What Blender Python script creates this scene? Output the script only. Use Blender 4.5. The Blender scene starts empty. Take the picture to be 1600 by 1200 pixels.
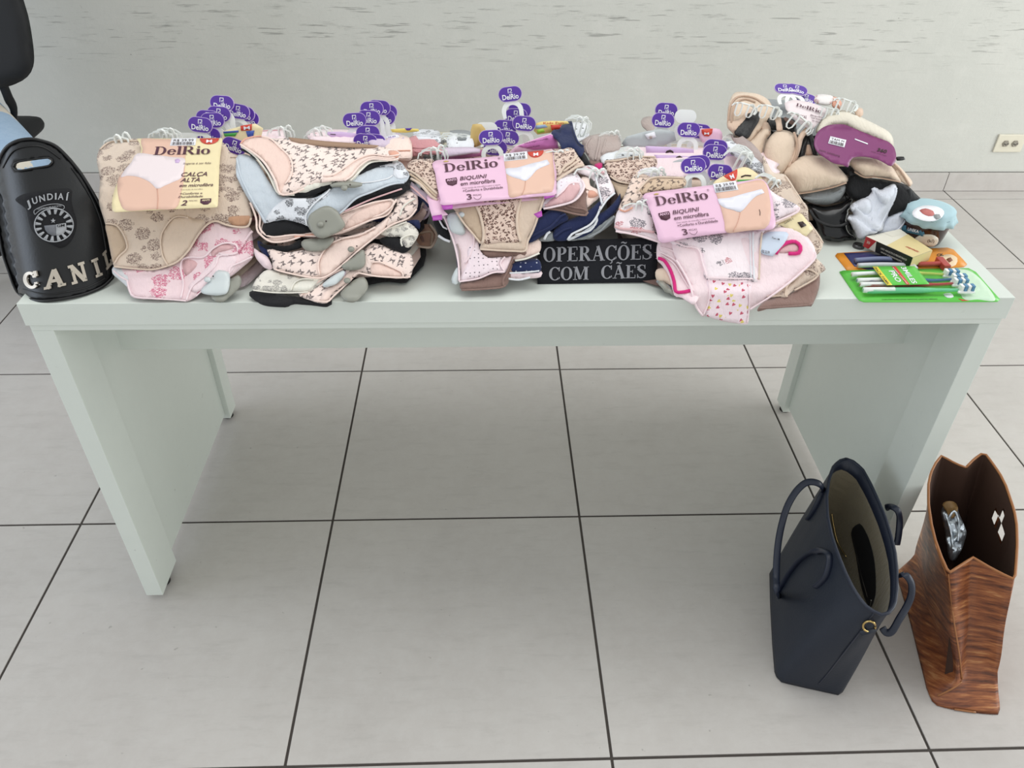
import bpy, bmesh, math, random
import numpy as np
from mathutils import Vector, Matrix
from mathutils.geometry import delaunay_2d_cdt
SC = bpy.context.scene
COL = SC.collection
PI = math.pi
# ------------------------------------------------------------------ camera
F_PX = 1233.73
CAMP = np.array([-0.0416, -1.7181, 1.4205])
PITCH, YAW, ROLL = 0.66211, -0.042755, 0.016553
RM = Matrix.Rotation(YAW, 3, 'Z') @ Matrix.Rotation(PI/2-PITCH, 3, 'X') @ Matrix.Rotation(ROLL, 3, 'Z')
RN = np.array(RM)
cd = bpy.data.cameras.new('camera'); cam = bpy.data.objects.new('camera', cd); COL.objects.link(cam)
cam.matrix_world = Matrix.Translation(Vector(CAMP)) @ RM.to_4x4()
cd.sensor_fit = 'HORIZONTAL'; cd.sensor_width = 36; cd.lens = F_PX/1600*36; cd.clip_start = .02
SC.camera = cam
# ------------------------------------------------------------------ light and exposure
SC.view_settings.view_transform = 'Standard'; SC.view_settings.look = 'None'
SC.view_settings.exposure = 0.05; SC.view_settings.gamma = 1; SC.view_settings.use_curve_mapping = False
W = bpy.data.worlds.new('world'); SC.world = W; W.use_nodes = True
W.node_tree.nodes['Background'].inputs[0].default_value = (.955, .985, .985, 1)
W.node_tree.nodes['Background'].inputs[1].default_value = 0.77
def area(name, loc, target, size, power, col):
    l = bpy.data.lights.new(name, 'AREA'); l.shape = 'RECTANGLE'; l.size, l.size_y = size; l.energy = power; l.color = col
    o = bpy.data.objects.new(name, l); COL.objects.link(o); o.location = loc
    o.rotation_euler = (Vector(target)-Vector(loc)).to_track_quat('-Z', 'Y').to_euler()
    return o
area('window_light_left', (-4.0, -1.0, 1.2), (-.8, -.4, .0), (2.4, 1.8), 38, (.72, .83, 1))
area('window_light_right', (4.2, -.6, 1.1), (.1, .1, .2), (3.2, 1.8), 84, (.97, 1, .99))
area('window_light_front', (1.5, -5.2, 1.6), (0.2, .6, .35), (4.0, 2.0), 4, (1, 1, .98))  # added fill behind the camera, brightens the wall and under the table
area('ceiling_lamp_light', (0.3, -.2, 3.0), (0.3, -.1, 0), (2.4, 1.2), 24, (1, 1, .98))  # unseen overhead fill, added for general ambience and a brighter tabletop
# ------------------------------------------------------------------ picture point -> world point
def rays(P):
    P = np.atleast_2d(np.asarray(P, float))
    d = np.stack([(P[:, 0]-800)/F_PX, (600-P[:, 1])/F_PX, -np.ones(len(P))], 1)
    return d @ RN.T
def at_z(px, py, z):
    d = rays([(px, py)])[0]; return Vector(CAMP + d*((z-CAMP[2])/d[2]))
def at_y(px, py, y):
    d = rays([(px, py)])[0]; return Vector(CAMP + d*((y-CAMP[1])/d[1]))
PY = [-.70, -.645, -.62, -.575, -.54, -.52, -.45, -.40, -.34, -.29, -.24, -.16, -.08, -.01]
PZ = [.752, .753, .768, .812, .855, .870, .890, .900, .902, .885, .862, .83, .80, .775]
BACKY = -.335
def pile(lift=0, amp=0.0, seed=0, drop=1.0):
    """outer skin of the piles of underwear: height over the table as a function of depth, with soft folds"""
    r = random.Random(seed); k = [(r.uniform(25, 75), r.uniform(25, 75), r.uniform(0, 6.3), r.uniform(.5, 1)) for _ in range(4)]
    k2 = [(r.uniform(-60, 60), r.uniform(-60, 60), r.uniform(0, 6.3), r.uniform(.3, .8)) for _ in range(2)]
    def h(X, Y):
        z = .752 + (np.interp(Y, PY, PZ)-.752)*drop + lift
        for a, b, c, w in k: z = z + amp*w*.5*np.sin(a*X+b*Y*.6+c)
        if amp > .0015:
            for a, b, c, w in k2:
                q = np.abs(np.sin((a*X+b*(Y+z)*.7)+c+1.6*np.sin(23*X+31*Y+c))); z = z - amp*w*(q**.6-.6)*.8
        return z
    return ('h', h, lift)
def flat(z, sy=0, sx=0, y0=-.4, x0=0, amp=0, seed=0):
    r = random.Random(seed); k = [(r.uniform(30, 90), r.uniform(30, 90), r.uniform(0, 6.3)) for _ in range(3)]
    def h(X, Y):
        q = z + sy*(Y-y0) + sx*(X-x0)
        for a, b, c in k: q = q + amp*.5*np.sin(a*X+b*Y+c)
        return q
    return ('h', h, 0)
def upright(y0, tilt=0.0, z0=.8, bend=0.0, xc=0):
    """a standing surface y = y0 + tilt*(z-z0) + bend*(x-xc)^2"""
    return ('v', lambda X, Z: y0 + tilt*(Z-z0) + bend*(X-xc)**2, 0)
def hit(P, surf, toward=0.0):
    d = rays(P); n = len(d)
    kind, fn, lift = surf[:3]; crest = surf[3] if len(surf) > 3 else (BACKY, .84)
    if kind == 'h': G = lambda p: p[:, 2]-fn(p[:, 0], p[:, 1])
    else: G = lambda p: fn(p[:, 0], p[:, 2])-p[:, 1]
    ts = np.linspace(.55, 4.2, 150)
    lo = np.full(n, -1.0); hi = np.full(n, -1.0); prev = G(CAMP + d*ts[0])
    for a, b in zip(ts[:-1], ts[1:]):
        cur = G(CAMP + d*b); m = (lo < 0) & (prev > 0) & (cur <= 0)
        lo[m] = a; hi[m] = b; prev = cur
    miss = lo < 0; lo[miss] = .5; hi[miss] = .6
    for _ in range(16):
        mid = (lo+hi)/2; g = G(CAMP + d*mid[:, None]); s = g > 0
        lo = np.where(s, mid, lo); hi = np.where(s, hi, mid)
    t = (lo+hi)/2
    if kind == 'h':
        # past the crest of the pile (or beyond it) the cloth stands up at the crest
        tb = (crest[0] - lift*.6 - CAMP[1])/d[:, 1]
        far = miss | ((CAMP[1]+d[:, 1]*t > crest[0]-lift*.6) & (CAMP[2]+d[:, 2]*t > crest[1]))
        t = np.where(far, tb, t)
    t = t - np.asarray(toward)/np.linalg.norm(d, axis=1)
    return CAMP + d*t[:, None]
def project(P3):
    q = (np.atleast_2d(P3)-CAMP) @ RN; return np.stack([800+F_PX*q[:, 0]/-q[:, 2], 600-F_PX*q[:, 1]/-q[:, 2]], 1)
def flat_hit(P, z):
    d = rays(P); return CAMP + d*((z-CAMP[2])/d[:, 2])[:, None]
# crops used while measuring: x0, y0, scale
CR = {'1': (150, 130, 3.3333), '2': (370, 130, 3.3333), '3': (630, 120, 3.43), '4': (930, 150, 3.2432), '5': (1120, 110, 4.139),
      '6': (1280, 220, 4.285), '7': (1180, 690, 2.6667), '8': (560, 230, 6.32), '9': (820, 180, 5.455), 'a': (940, 360, 4.4444),
      'b': (620, 380, 6.6667), 'c': (380, 180, 5), 'd': (900, 190, 5.218), 'e': (600, 180, 4.286), 'f': (1290, 360, 5.517), 'g': (0, 240, 4.615),
      'h': (1180, 120, 8.572), '0': (0, 0, 1)}
def C(s, key='0'):
    x0, y0, k = CR[key]; v = [float(t) for t in s.replace(',', ' ').split()]
    return [(x0+v[i]/k, y0+v[i+1]/k) for i in range(0, len(v), 2)]
# ------------------------------------------------------------------ materials
MATS = {}
class G:
    """tiny node-expression builder"""
    def __init__(s, m): s.t = m.node_tree; s.n = s.t.nodes; s.l = s.t.links
    def node(s, ty, **kw):
        n = s.n.new(ty)
        for k, v in kw.items(): setattr(n, k, v)
        return n
    def inp(s, sock, v):
        if hasattr(v, 'links') or isinstance(v, bpy.types.NodeSocket): s.l.new(v, sock)
        elif isinstance(v, (tuple, list)) and len(v) == 3 and sock.type == 'RGBA': sock.default_value = (*v, 1)
        else: sock.default_value = v
    def m(s, op, a, b=0.0, c=0.0, clamp=False):
        n = s.node('ShaderNodeMath', operation=op, use_clamp=clamp); s.inp(n.inputs[0], a); s.inp(n.inputs[1], b); s.inp(n.inputs[2], c); return n.outputs[0]
    def mix(s, f, a, b):
        n = s.node('ShaderNodeMix', data_type='RGBA'); s.inp(n.inputs[0], f); s.inp(n.inputs[6], a); s.inp(n.inputs[7], b); return n.outputs[2]
    def noise(s, vec, scale, detail=3, rough=.5, out=0):
        n = s.node('ShaderNodeTexNoise'); s.l.new(vec, n.inputs['Vector']); n.inputs['Scale'].default_value = scale
        n.inputs['Detail'].default_value = detail; n.inputs['Roughness'].default_value = rough; return n.outputs[out]
    def ramp(s, f, pts):
        n = s.node('ShaderNodeValToRGB'); e = n.color_ramp.elements
        for i, (p, c) in enumerate(pts):
            q = e[i] if i < 2 else e.new(p); q.position = p; q.color = (c, c, c, 1) if not isinstance(c, tuple) else (*c, 1)
        s.inp(n.inputs[0], f); return n.outputs[0]
def lin(c): return tuple(((v/255)/12.92 if v/255 <= .04045 else ((v/255+.055)/1.055)**2.4) for v in c)
def base(name, rough=.6, metal=0, **kw):
    m = bpy.data.materials.new(name); m.use_nodes = True; b = m.node_tree.nodes['Principled BSDF']
    b.inputs['Roughness'].default_value = rough; b.inputs['Metallic'].default_value = metal
    for k, v in kw.items(): b.inputs[k].default_value = v
    return m, b, G(m)
def bump(g, b, h, strength=.3, dist=.001):
    n = g.node('ShaderNodeBump'); n.inputs['Strength'].default_value = strength; n.inputs['Distance'].default_value = dist
    g.l.new(h, n.inputs['Height']); g.l.new(n.outputs[0], b.inputs['Normal'])
def plain(name, col, rough=.55, metal=0, var=.06, nscale=40, bmp=0, **kw):
    """painted, plastic, metal or card surface with slight unevenness"""
    if name in MATS: return MATS[name]
    m, b, g = base(name, rough, metal, **kw); co = g.node('ShaderNodeTexCoord').outputs['Object']
    n = g.noise(co, nscale, 4, .6); c = lin(col)
    g.l.new(g.mix(n, tuple(v*(1-var) for v in c), tuple(min(1, v*(1+var)) for v in c)), b.inputs['Base Color'])
    if bmp: bump(g, b, n, bmp, .001)
    MATS[name] = m; return m
def cloth(name, col, pat=None, ink=(60, 45, 45), ink2=None, s=1.0, rough=.9, dens=.5, sat=1):
    """knitted fabric; pat = None, scribble, bow, leopard, dot, heart, marl"""
    if name in MATS: return MATS[name]
    m, b, g = base(name, rough); b.inputs['Sheen Weight'].default_value = .08 if max(col) < 100 else .2; b.inputs['Sheen Roughness'].default_value = .5
    uv = g.node('ShaderNodeUVMap').outputs[0]; c = lin(col)
    n = g.noise(uv, 30, 3); colr = g.mix(n, tuple(v*.94 for v in c), tuple(min(1, v*1.05) for v in c))
    ik = lin(ink)
    if pat == 'leopard':
        v = g.node('ShaderNodeTexVoronoi'); v.inputs['Scale'].default_value = 150*s; w = g.node('ShaderNodeVectorMath', operation='ADD')
        sc = g.node('ShaderNodeVectorMath', operation='SCALE'); g.l.new(g.noise(uv, 220*s, 2, .5, 1), sc.inputs[0]); sc.inputs['Scale'].default_value = .006/s
        g.l.new(uv, w.inputs[0]); g.l.new(sc.outputs[0], w.inputs[1]); g.l.new(w.outputs[0], v.inputs['Vector'])
        d = v.outputs['Distance']; ring = g.m('MULTIPLY', g.m('GREATER_THAN', d, .27), g.m('LESS_THAN', d, .50))
        brk = g.m('GREATER_THAN', g.noise(uv, 260*s, 2), .44); ring = g.m('MULTIPLY', ring, brk)
        inner = g.m('MULTIPLY', g.m('LESS_THAN', d, .27), .55)
        colr = g.mix(inner, colr, lin(ink2 or (176, 128, 106))); colr = g.mix(ring, colr, ik)
    elif pat in ('scribble', 'bow', 'dot', 'heart'):
        den = {'scribble': 42, 'bow': 62, 'dot': 120, 'heart': 62}[pat]*s
        v = g.node('ShaderNodeTexVoronoi'); v.inputs['Scale'].default_value = den; v.inputs['Randomness'].default_value = .75 if pat != 'dot' else .25
        g.l.new(uv, v.inputs['Vector'])
        sub = g.node('ShaderNodeVectorMath', operation='SUBTRACT'); mu = g.node('ShaderNodeVectorMath', operation='SCALE'); mu.inputs['Scale'].default_value = 1
        g.l.new(uv, sub.inputs[0]); g.l.new(v.outputs['Position'], sub.inputs[1])
        mu.inputs['Scale'].default_value = den; g.l.new(sub.outputs[0], mu.inputs[0])
        rot = g.node('ShaderNodeVectorRotate', rotation_type='Z_AXIS'); g.l.new(mu.outputs[0], rot.inputs['Vector'])
        sepc = g.node('ShaderNodeSeparateColor'); g.l.new(v.outputs['Color'], sepc.inputs[0])
        g.l.new(g.m('MULTIPLY', sepc.outputs[0], 1.2 if pat in ('bow', 'heart') else 6.28), rot.inputs['Angle'])
        sx = g.node('ShaderNodeSeparateXYZ'); g.l.new(rot.outputs[0], sx.inputs[0]); X, Y = sx.outputs[0], sx.outputs[1]
        aX = g.m('ABSOLUTE', X); aY = g.m('ABSOLUTE', Y); d = v.outputs['Distance']
        if pat == 'dot': mask = g.m('LESS_THAN', d, .17)
        elif pat == 'heart':
            yy = g.m('SUBTRACT', Y, g.m('MULTIPLY', g.m('POWER', aX, .6), .55)); q = g.m('ADD', g.m('MULTIPLY', X, X), g.m('MULTIPLY', yy, yy))
            mask = g.m('LESS_THAN', q, .035)
        elif pat == 'bow':
            outl = g.m('LESS_THAN', aY, g.m('ADD', g.m('MULTIPLY', aX, .75), .04)); mask = g.m('MULTIPLY', outl, g.m('LESS_THAN', aX, .27))
            tail = g.m('MULTIPLY', g.m('LESS_THAN', g.m('ABSOLUTE', g.m('SUBTRACT', aX, g.m('MULTIPLY', Y, -.7))), .05), g.m('GREATER_THAN', Y, -.42))
            tail = g.m('MULTIPLY', tail, g.m('LESS_THAN', Y, 0)); mask = g.m('MAXIMUM', mask, tail)
            mask = g.m('MULTIPLY', mask, g.m('GREATER_THAN', g.noise(uv, 520*s, 2), .42))
        else:
            nz = g.noise(uv, 330*s, 3, .6); line = g.m('LESS_THAN', g.m('ABSOLUTE', g.m('SUBTRACT', nz, .5)), .022+.045*dens)
            petal = g.m('ADD', .34, g.m('MULTIPLY', g.noise(rot.outputs[0], 5, 1), .34))
            mask = g.m('MULTIPLY', line, g.m('LESS_THAN', d, petal))
            mask = g.m('MULTIPLY', mask, g.m('GREATER_THAN', sepc.outputs[1], .15))
        if ink2:
            g2 = g.mix(g.m('GREATER_THAN', sepc.outputs[2], .72), ik, lin(ink2)); colr = g.mix(g.m('MULTIPLY', mask, .92), colr, g2)
        else: colr = g.mix(g.m('MULTIPLY', mask, .88), colr, ik)
    elif pat == 'marl':
        colr = g.mix(g.m('MULTIPLY', g.noise(uv, 120, 4, .7), .6), colr, ik)
    g.l.new(colr, b.inputs['Base Color'])
    wv = g.noise(uv, 900, 2, .7); wr = g.noise(uv, 45, 3, .5)
    st = g.node('ShaderNodeVectorMath', operation='MULTIPLY'); g.l.new(uv, st.inputs[0]); st.inputs[1].default_value = (60, 22, 1); cr = g.noise(st.outputs[0], 1.0, 4, .55)
    crs = g.m('POWER', g.m('ABSOLUTE', g.m('SUBTRACT', cr, .5)), .6)
    bump(g, b, g.m('ADD', g.m('ADD', g.m('MULTIPLY', wv, .16), wr), g.m('MULTIPLY', crs, 1.1)), .6, .0030)
    MATS[name] = m; return m
# ------------------------------------------------------------------ objects
def tag(o, label=None, cat=None, group=None, kind=None):
    if label: o['label'] = label
    if cat: o['category'] = cat
    if group: o['group'] = group
    if kind: o['kind'] = kind
    return o
def thing(name, label, cat, loc=(0, 0, 0), group=None):
    o = bpy.data.objects.new(name, None); COL.objects.link(o); o.location = loc; o.empty_display_size = .02
    return tag(o, label, cat, group)
def mesh(name, V, Fc, mat, parent=None, smooth=True, uv=None):
    me = bpy.data.meshes.new(name); me.from_pydata([tuple(v) for v in V], [], [tuple(f) for f in Fc]); me.update()
    if uv is not None:
        L = me.uv_layers.new(name='UVMap'); idx = np.empty(len(me.loops), int); me.loops.foreach_get('vertex_index', idx)
        L.data.foreach_set('uv', np.asarray(uv, float)[idx].ravel())
    if smooth: me.polygons.foreach_set('use_smooth', [True]*len(me.polygons))
    me.materials.append(mat)
    o = bpy.data.objects.new(name, me); COL.objects.link(o)
    if parent is not None:
        o.parent = parent; o.matrix_parent_inverse = Matrix.Translation(parent.location).inverted() if parent.type == 'EMPTY' and parent.parent is None else Matrix.Identity(4)
    return o
def from_bm(name, bm, mat, parent=None, smooth=False, label=None):
    me = bpy.data.meshes.new(name); bm.normal_update(); bm.to_mesh(me); bm.free()
    if smooth: me.polygons.foreach_set('use_smooth', [True]*len(me.polygons))
    me.materials.append(mat); o = bpy.data.objects.new(name, me); COL.objects.link(o)
    if parent is not None:
        o.parent = parent; o.matrix_parent_inverse = Matrix.Translation(parent.location).inverted() if parent.type == 'EMPTY' and parent.parent is None else Matrix.Identity(4)
    if label: o['label'] = label
    return o
def box(bm, x0, x1, y0, y1, z0, z1, bev=0, M=None):
    r = bmesh.ops.create_cube(bm, size=1); vs = r['verts']
    for v in vs: v.co = Vector(((x0+x1)/2+v.co.x*(x1-x0), (y0+y1)/2+v.co.y*(y1-y0), (z0+z1)/2+v.co.z*(z1-z0)))
    if bev:
        es = list({e for v in vs for e in v.link_edges}); q = bmesh.ops.bevel(bm, geom=es, offset=bev, segments=2, affect='EDGES', profile=.5)
        vs = list({v for f in q['faces'] for v in f.verts} | {v for v in vs if v.is_valid})
    if M is not None:
        for v in vs: v.co = M @ v.co
    return vs
def bx(name, dims, mat, parent=None, bev=.001, M=None, label=None):
    bm = bmesh.new(); box(bm, *dims, bev=bev, M=M); return from_bm(name, bm, mat, parent, label=label)
def smoothline(P, closed=True, step=4.0, sm=True):
    P = [np.array(p, float) for p in P]; n = len(P); out = []
    rng = range(n if closed else n-1)
    for i in rng:
        if closed: a, b, c, d = P[i-1], P[i], P[(i+1) % n], P[(i+2) % n]
        else: a, b, c, d = P[max(i-1, 0)], P[i], P[i+1], P[min(i+2, n-1)]
        k = max(1, int(round(np.linalg.norm(c-b)/step)))
        for j in range(k):
            t = j/k
            if sm: q = .5*((2*b)+(-a+c)*t+(2*a-5*b+4*c-d)*t*t+(-a+3*b-3*c+d)*t**3)
            else: q = b+(c-b)*t
            out.append(q)
    if not closed: out.append(P[-1])
    return np.array(out)
def inside(Q, poly):
    x, y = Q[:, 0], Q[:, 1]; r = np.zeros(len(Q), bool); n = len(poly); j = n-1
    for i in range(n):
        xi, yi = poly[i]; xj, yj = poly[j]
        c = ((yi > y) != (yj > y)) & (x < (xj-xi)*(y-yi)/((yj-yi) if yj != yi else 1e-9)+xi); r ^= c; j = i
    return r
def bdist(Q, poly):
    A = poly; B = np.roll(poly, -1, 0); d = np.full(len(Q), 1e9)
    for a, b in zip(A, B):
        ab = b-a; t = np.clip(((Q-a)@ab)/max(ab@ab, 1e-9), 0, 1); d = np.minimum(d, np.linalg.norm(Q-a-t[:, None]*ab, axis=1))
    return d
def tri(outline, step=6.0, sm=True, holes=(), bstep=None):
    B = smoothline(outline, True, bstep or step*.8, sm); lo, hi = B.min(0), B.max(0); rnd = np.random.RandomState(len(B))
    gx, gy = np.meshgrid(np.arange(lo[0], hi[0], step), np.arange(lo[1], hi[1], step)); gx = gx + (np.arange(gx.shape[0]) % 2)[:, None]*step*.5
    Q = np.stack([gx.ravel(), gy.ravel()], 1)+rnd.uniform(-.15, .15, (gx.size, 2))*step
    Q = Q[inside(Q, B)] if len(Q) else Q
    if len(Q): Q = Q[bdist(Q, B) > step*.4]
    edges = [(i, (i+1) % len(B)) for i in range(len(B))]; pts = [Vector(p) for p in B]; hp = []
    for h in holes:
        H = smoothline(h, True, step*.8, sm); hp.append(H)
        if len(Q): Q = Q[~inside(Q, H) & (bdist(Q, H) > step*.3)]
        o = len(pts); edges += [(o+i, o+(i+1) % len(H)) for i in range(len(H))]; pts += [Vector(p) for p in H]
    pts += [Vector(q) for q in Q]
    v, e, f, *_ = delaunay_2d_cdt(pts, edges, [], 1, 1e-5)
    V = np.array([(p.x, p.y) for p in v]); Fc = [tuple(t) for t in f]
    if hp:
        cen = np.array([V[list(t)].mean(0) for t in Fc]); keep = np.ones(len(Fc), bool)
        for H in hp: keep &= ~inside(cen, H)
        Fc = [t for t, k in zip(Fc, keep) if k]
    return V, Fc, B
def orient(P3, Fc):
    out = []
    for t in Fc:
        a, b, c = P3[t[0]], P3[t[1]], P3[t[2]]; n = np.cross(b-a, c-a)
        out.append(t if n @ (CAMP-a) > 0 else t[::-1])
    return out
def uvs(P3): return np.stack([P3[:, 0], .85*(P3[:, 1]+P3[:, 2])], 1)
def sheet(name, outline, surf, mat, parent=None, thick=.003, droop=.004, dw=7, bulge=0, bw=40, step=6, sm=True, holes=(), toward=0.0, label=None, bexp=.5, smooth=True, bstep=None):
    """a piece of cloth, card or moulded foam lying on a surface: real thickness, rounded rim, optional dome"""
    V, Fc, B = tri(outline, step, sm, holes, bstep); d = bdist(V, B)
    tw = np.full(len(V), float(toward)) - droop*np.clip(1-d/dw, 0, 1)**2
    if bulge: tw = tw + bulge*(1-(1-np.clip(d/bw, 0, 1))**2)**bexp
    P3 = hit(V, surf, tw); Fc = orient(P3, Fc)
    o = mesh(name, P3, Fc, mat, parent, smooth, uvs(P3))
    if thick:
        s = o.modifiers.new('thickness', 'SOLIDIFY'); s.thickness = thick; s.offset = -1
    if label: o['label'] = label
    return o
def tube3(P3, r, flatn=1.0, n=6):
    """tube along 3D points"""
    P3 = np.asarray(P3, float); V = []; Fc = []; up = np.array([0, -.6, .8])
    for i, p in enumerate(P3):
        t = P3[min(i+1, len(P3)-1)]-P3[max(i-1, 0)]; t = t/max(np.linalg.norm(t), 1e-9); a = np.cross(t, up); a /= max(np.linalg.norm(a), 1e-9); b = np.cross(a, t)
        rr = r[i] if hasattr(r, '__len__') else r
        for k in range(n):
            q = 2*PI*k/n; V.append(p+rr*(math.cos(q)*a+math.sin(q)*b*flatn))
    m = len(P3)
    for i in range(m-1):
        for k in range(n): Fc.append((i*n+k, i*n+(k+1) % n, (i+1)*n+(k+1) % n, (i+1)*n+k))
    Fc.append(tuple(range(n))[::-1]); Fc.append(tuple((m-1)*n+k for k in range(n)))
    return V, Fc
def hem(outline, surf, mat, parent=None, r=.0018, toward=.0015, name='hem', closed=False, flatn=.6, step=5, label=None):
    B = smoothline(outline, closed, step); 
    if closed: B = np.vstack([B, B[:1]])
    P3 = hit(B, surf, toward); V, Fc = tube3(P3, r, flatn); V = np.array(V)
    o = mesh(name, V, Fc, mat, parent, True, uvs(V))
    if label: o['label'] = label
    return o
# ------------------------------------------------------------------ lettering
def sans_mesh(txt, bold=0.0, shear=0.0):
    cu = bpy.data.curves.new('t', 'FONT'); cu.body = txt; cu.size = 1; cu.shear = shear; cu.offset = bold; cu.resolution_u = 3
    o = bpy.data.objects.new('t', cu); COL.objects.link(o); me = o.to_mesh()
    V = np.array([v.co[:2] for v in me.vertices]).reshape(-1, 2); Fc = [tuple(p.vertices) for p in me.polygons]
    o.to_mesh_clear(); bpy.data.objects.remove(o); bpy.data.curves.remove(cu)
    if len(V): V[:, 0] -= V[:, 0].min()
    return V/.73, Fc      # cap height = 1
def serif_mesh(txt, bold=1.0, slab=False):
    TK, TN = .19*bold, (.055 if not slab else .15)*bold; SH = .05 if not slab else .14; V = []; Fc = []; X = [0.0]
    def quad(*p): o = len(V); V.extend([(X[0]+a, b) for a, b in p]); Fc.append(tuple(range(o, o+len(p))))
    def stroke(p): # p: (x, y, half width) list
        for (x0, y0, w0), (x1, y1, w1) in zip(p[:-1], p[1:]):
            dx, dy = x1-x0, y1-y0; L = math.hypot(dx, dy) or 1; nx, ny = -dy/L, dx/L
            quad((x0+nx*w0, y0+ny*w0), (x1+nx*w1, y1+ny*w1), (x1-nx*w1, y1-ny*w1), (x0-nx*w0, y0-ny*w0))
    def arc(cx, cy, rx, ry, a0, a1, n=14, k=1.0):
        pts = []
        for i in range(n+1):
            a = math.radians(a0+(a1-a0)*i/n); w = (TN+(TK*k-TN)*abs(math.cos(a))**1.5)/2; pts.append((cx+(rx-w)*math.cos(a), cy+(ry-w)*math.sin(a), w))
        # join quads smoothly
        L = []; R_ = []
        for i, (x, y, w) in enumerate(pts):
            a = math.radians(a0+(a1-a0)*i/n); L.append((x+w*math.cos(a), y+w*math.sin(a))); R_.append((x-w*math.cos(a), y-w*math.sin(a)))
        for i in range(n): quad(L[i], L[i+1], R_[i+1], R_[i])
    def rect(x0, x1, y0, y1): quad((x0, y0), (x1, y0), (x1, y1), (x0, y1))
    def stem(x, y0, y1, w=TK, s0=True, s1=True, ext=.09):
        rect(x, x+w, y0, y1)
        if s0: rect(x-ext, x+w+ext, y0, y0+SH)
        if s1: rect(x-ext, x+w+ext, y1-SH, y1)
    def tilde(cx, y): stroke([(cx-.2, y, .02), (cx-.1, y+.07, .05), (cx, y+.03, .045), (cx+.1, y-.02, .05), (cx+.2, y+.06, .02)])
    for ch in txt:
        if ch == ' ': X[0] += .4; continue
        if ch == 'D': stem(.1, 0, 1); arc(.38, .5, .42, .5, -90, 90); rect(.2, .4, 0, TN); rect(.2, .4, 1-TN, 1); w = .88
        elif ch in 'OÕ': arc(.42, .5, .42, .52, 0, 360, 28); w = .9; 
        elif ch in 'CÇ':
            arc(.44, .5, .44, .52, 50, 310, 24); rect(.70, .70+TN*1.2, .68, 1.0); w = .86
            if slab: rect(.6, .8, .62, .76); rect(.6, .8, .22, .34)
            else: rect(.72, .78, .1, .24)
        elif ch in 'AÃ':
            stroke([(.12, 0, TN/2), (.42, 1, TN/2)]); stroke([(.40, 1, TK/2), (.74, 0, TK/2)]); rect(.22, .64, .3, .3+TN); rect(-.02, .28, 0, SH); rect(.56, .92, 0, SH); w = .93
        elif ch == 'P': stem(.1, 0, 1); arc(.36, .74, .34, .27, -90, 90); rect(.2, .38, 1-TN, 1); rect(.2, .38, .47, .47+TN); w = .76
        elif ch == 'R':
            stem(.1, 0, 1); arc(.38, .74, .34, .27, -90, 90); rect(.2, .4, 1-TN, 1); rect(.2, .4, .47, .47+TN); stroke([(.42, .5, TK/2.2), (.74, .02, TK/2.2)]); rect(.66, .92, 0, SH); w = .92
        elif ch == 'E': stem(.1, 0, 1); rect(.2, .72, 0, TN); rect(.2, .70, 1-TN, 1); rect(.2, .52, .48, .48+TN); rect(.67, .72, 0, .26); rect(.65, .70, .76, 1); rect(.48, .53, .38, .62); w = .8
        elif ch == 'S':
            p = [(.60, .78, TN/2), (.56, .93, TN/2), (.36, .985, TN/2), (.17, .90, TK/2.6), (.12, .74, TK/2), (.22, .60, TK/2), (.42, .48, TK/2), (.60, .36, TK/2), (.62, .20, TK/2.4), (.48, .05, TN/1.6), (.28, .02, TN/2), (.12, .10, TN/2), (.08, .26, TN/2)]
            stroke(p); rect(.58, .63, .68, 1.0); rect(.05, .10, .0, .30); w = .72
        elif ch == 'M': rect(.12, .12+TN, 0, 1); rect(.0, .3, 0, SH); rect(.0, .24, 1-SH, 1); stroke([(.18, 1, TK/2), (.52, .05, TK/2)]); stroke([(.52, .05, TN/2), (.86, 1, TN/2)]); stem(.84, 0, 1); w = 1.15
        elif ch == 'N': rect(.14, .14+TN, 0, 1); rect(.0, .34, 0, SH); rect(.02, .3, 1-SH, 1); stroke([(.2, .95, TK/1.8), (.76, .05, TK/1.8)]); rect(.72, .72+TN, 0, 1); rect(.6, .98, 1-SH, 1); w = 1.02
        elif ch == 'I': stem(.14, 0, 1, ext=.13 if slab else .09); w = .5
        elif ch == 'L': stem(.14, 0, 1, ext=.12); rect(.2, .72, 0, TN); rect(.66, .76, 0, .3); w = .82
        elif ch == 'l': stem(.06, 0, 1.02, s1=False, ext=.06); rect(-.01, .1, .95, 1.02); w = .33
        elif ch == 'i': stem(.06, 0, .66, s1=False, ext=.06); rect(-.01, .1, .6, .66); arc(.15, .9, .1, .1, 0, 360, 10, .6); w = .33
        elif ch == 'o': arc(.3, .33, .30, .345, 0, 360, 22); w = .64
        elif ch == 'e': arc(.29, .33, .29, .345, 0, 325, 22, .95); rect(.1, .54, .34, .34+TN); w = .62
        if ch in 'ÕÃ': tilde(.43, 1.14)
        if ch == 'Ç': stroke([(.44, .0, .03), (.5, -.1, .04), (.42, -.2, .03), (.34, -.2, .02)])
        X[0] += w
    return np.array(V, float), Fc
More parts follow.
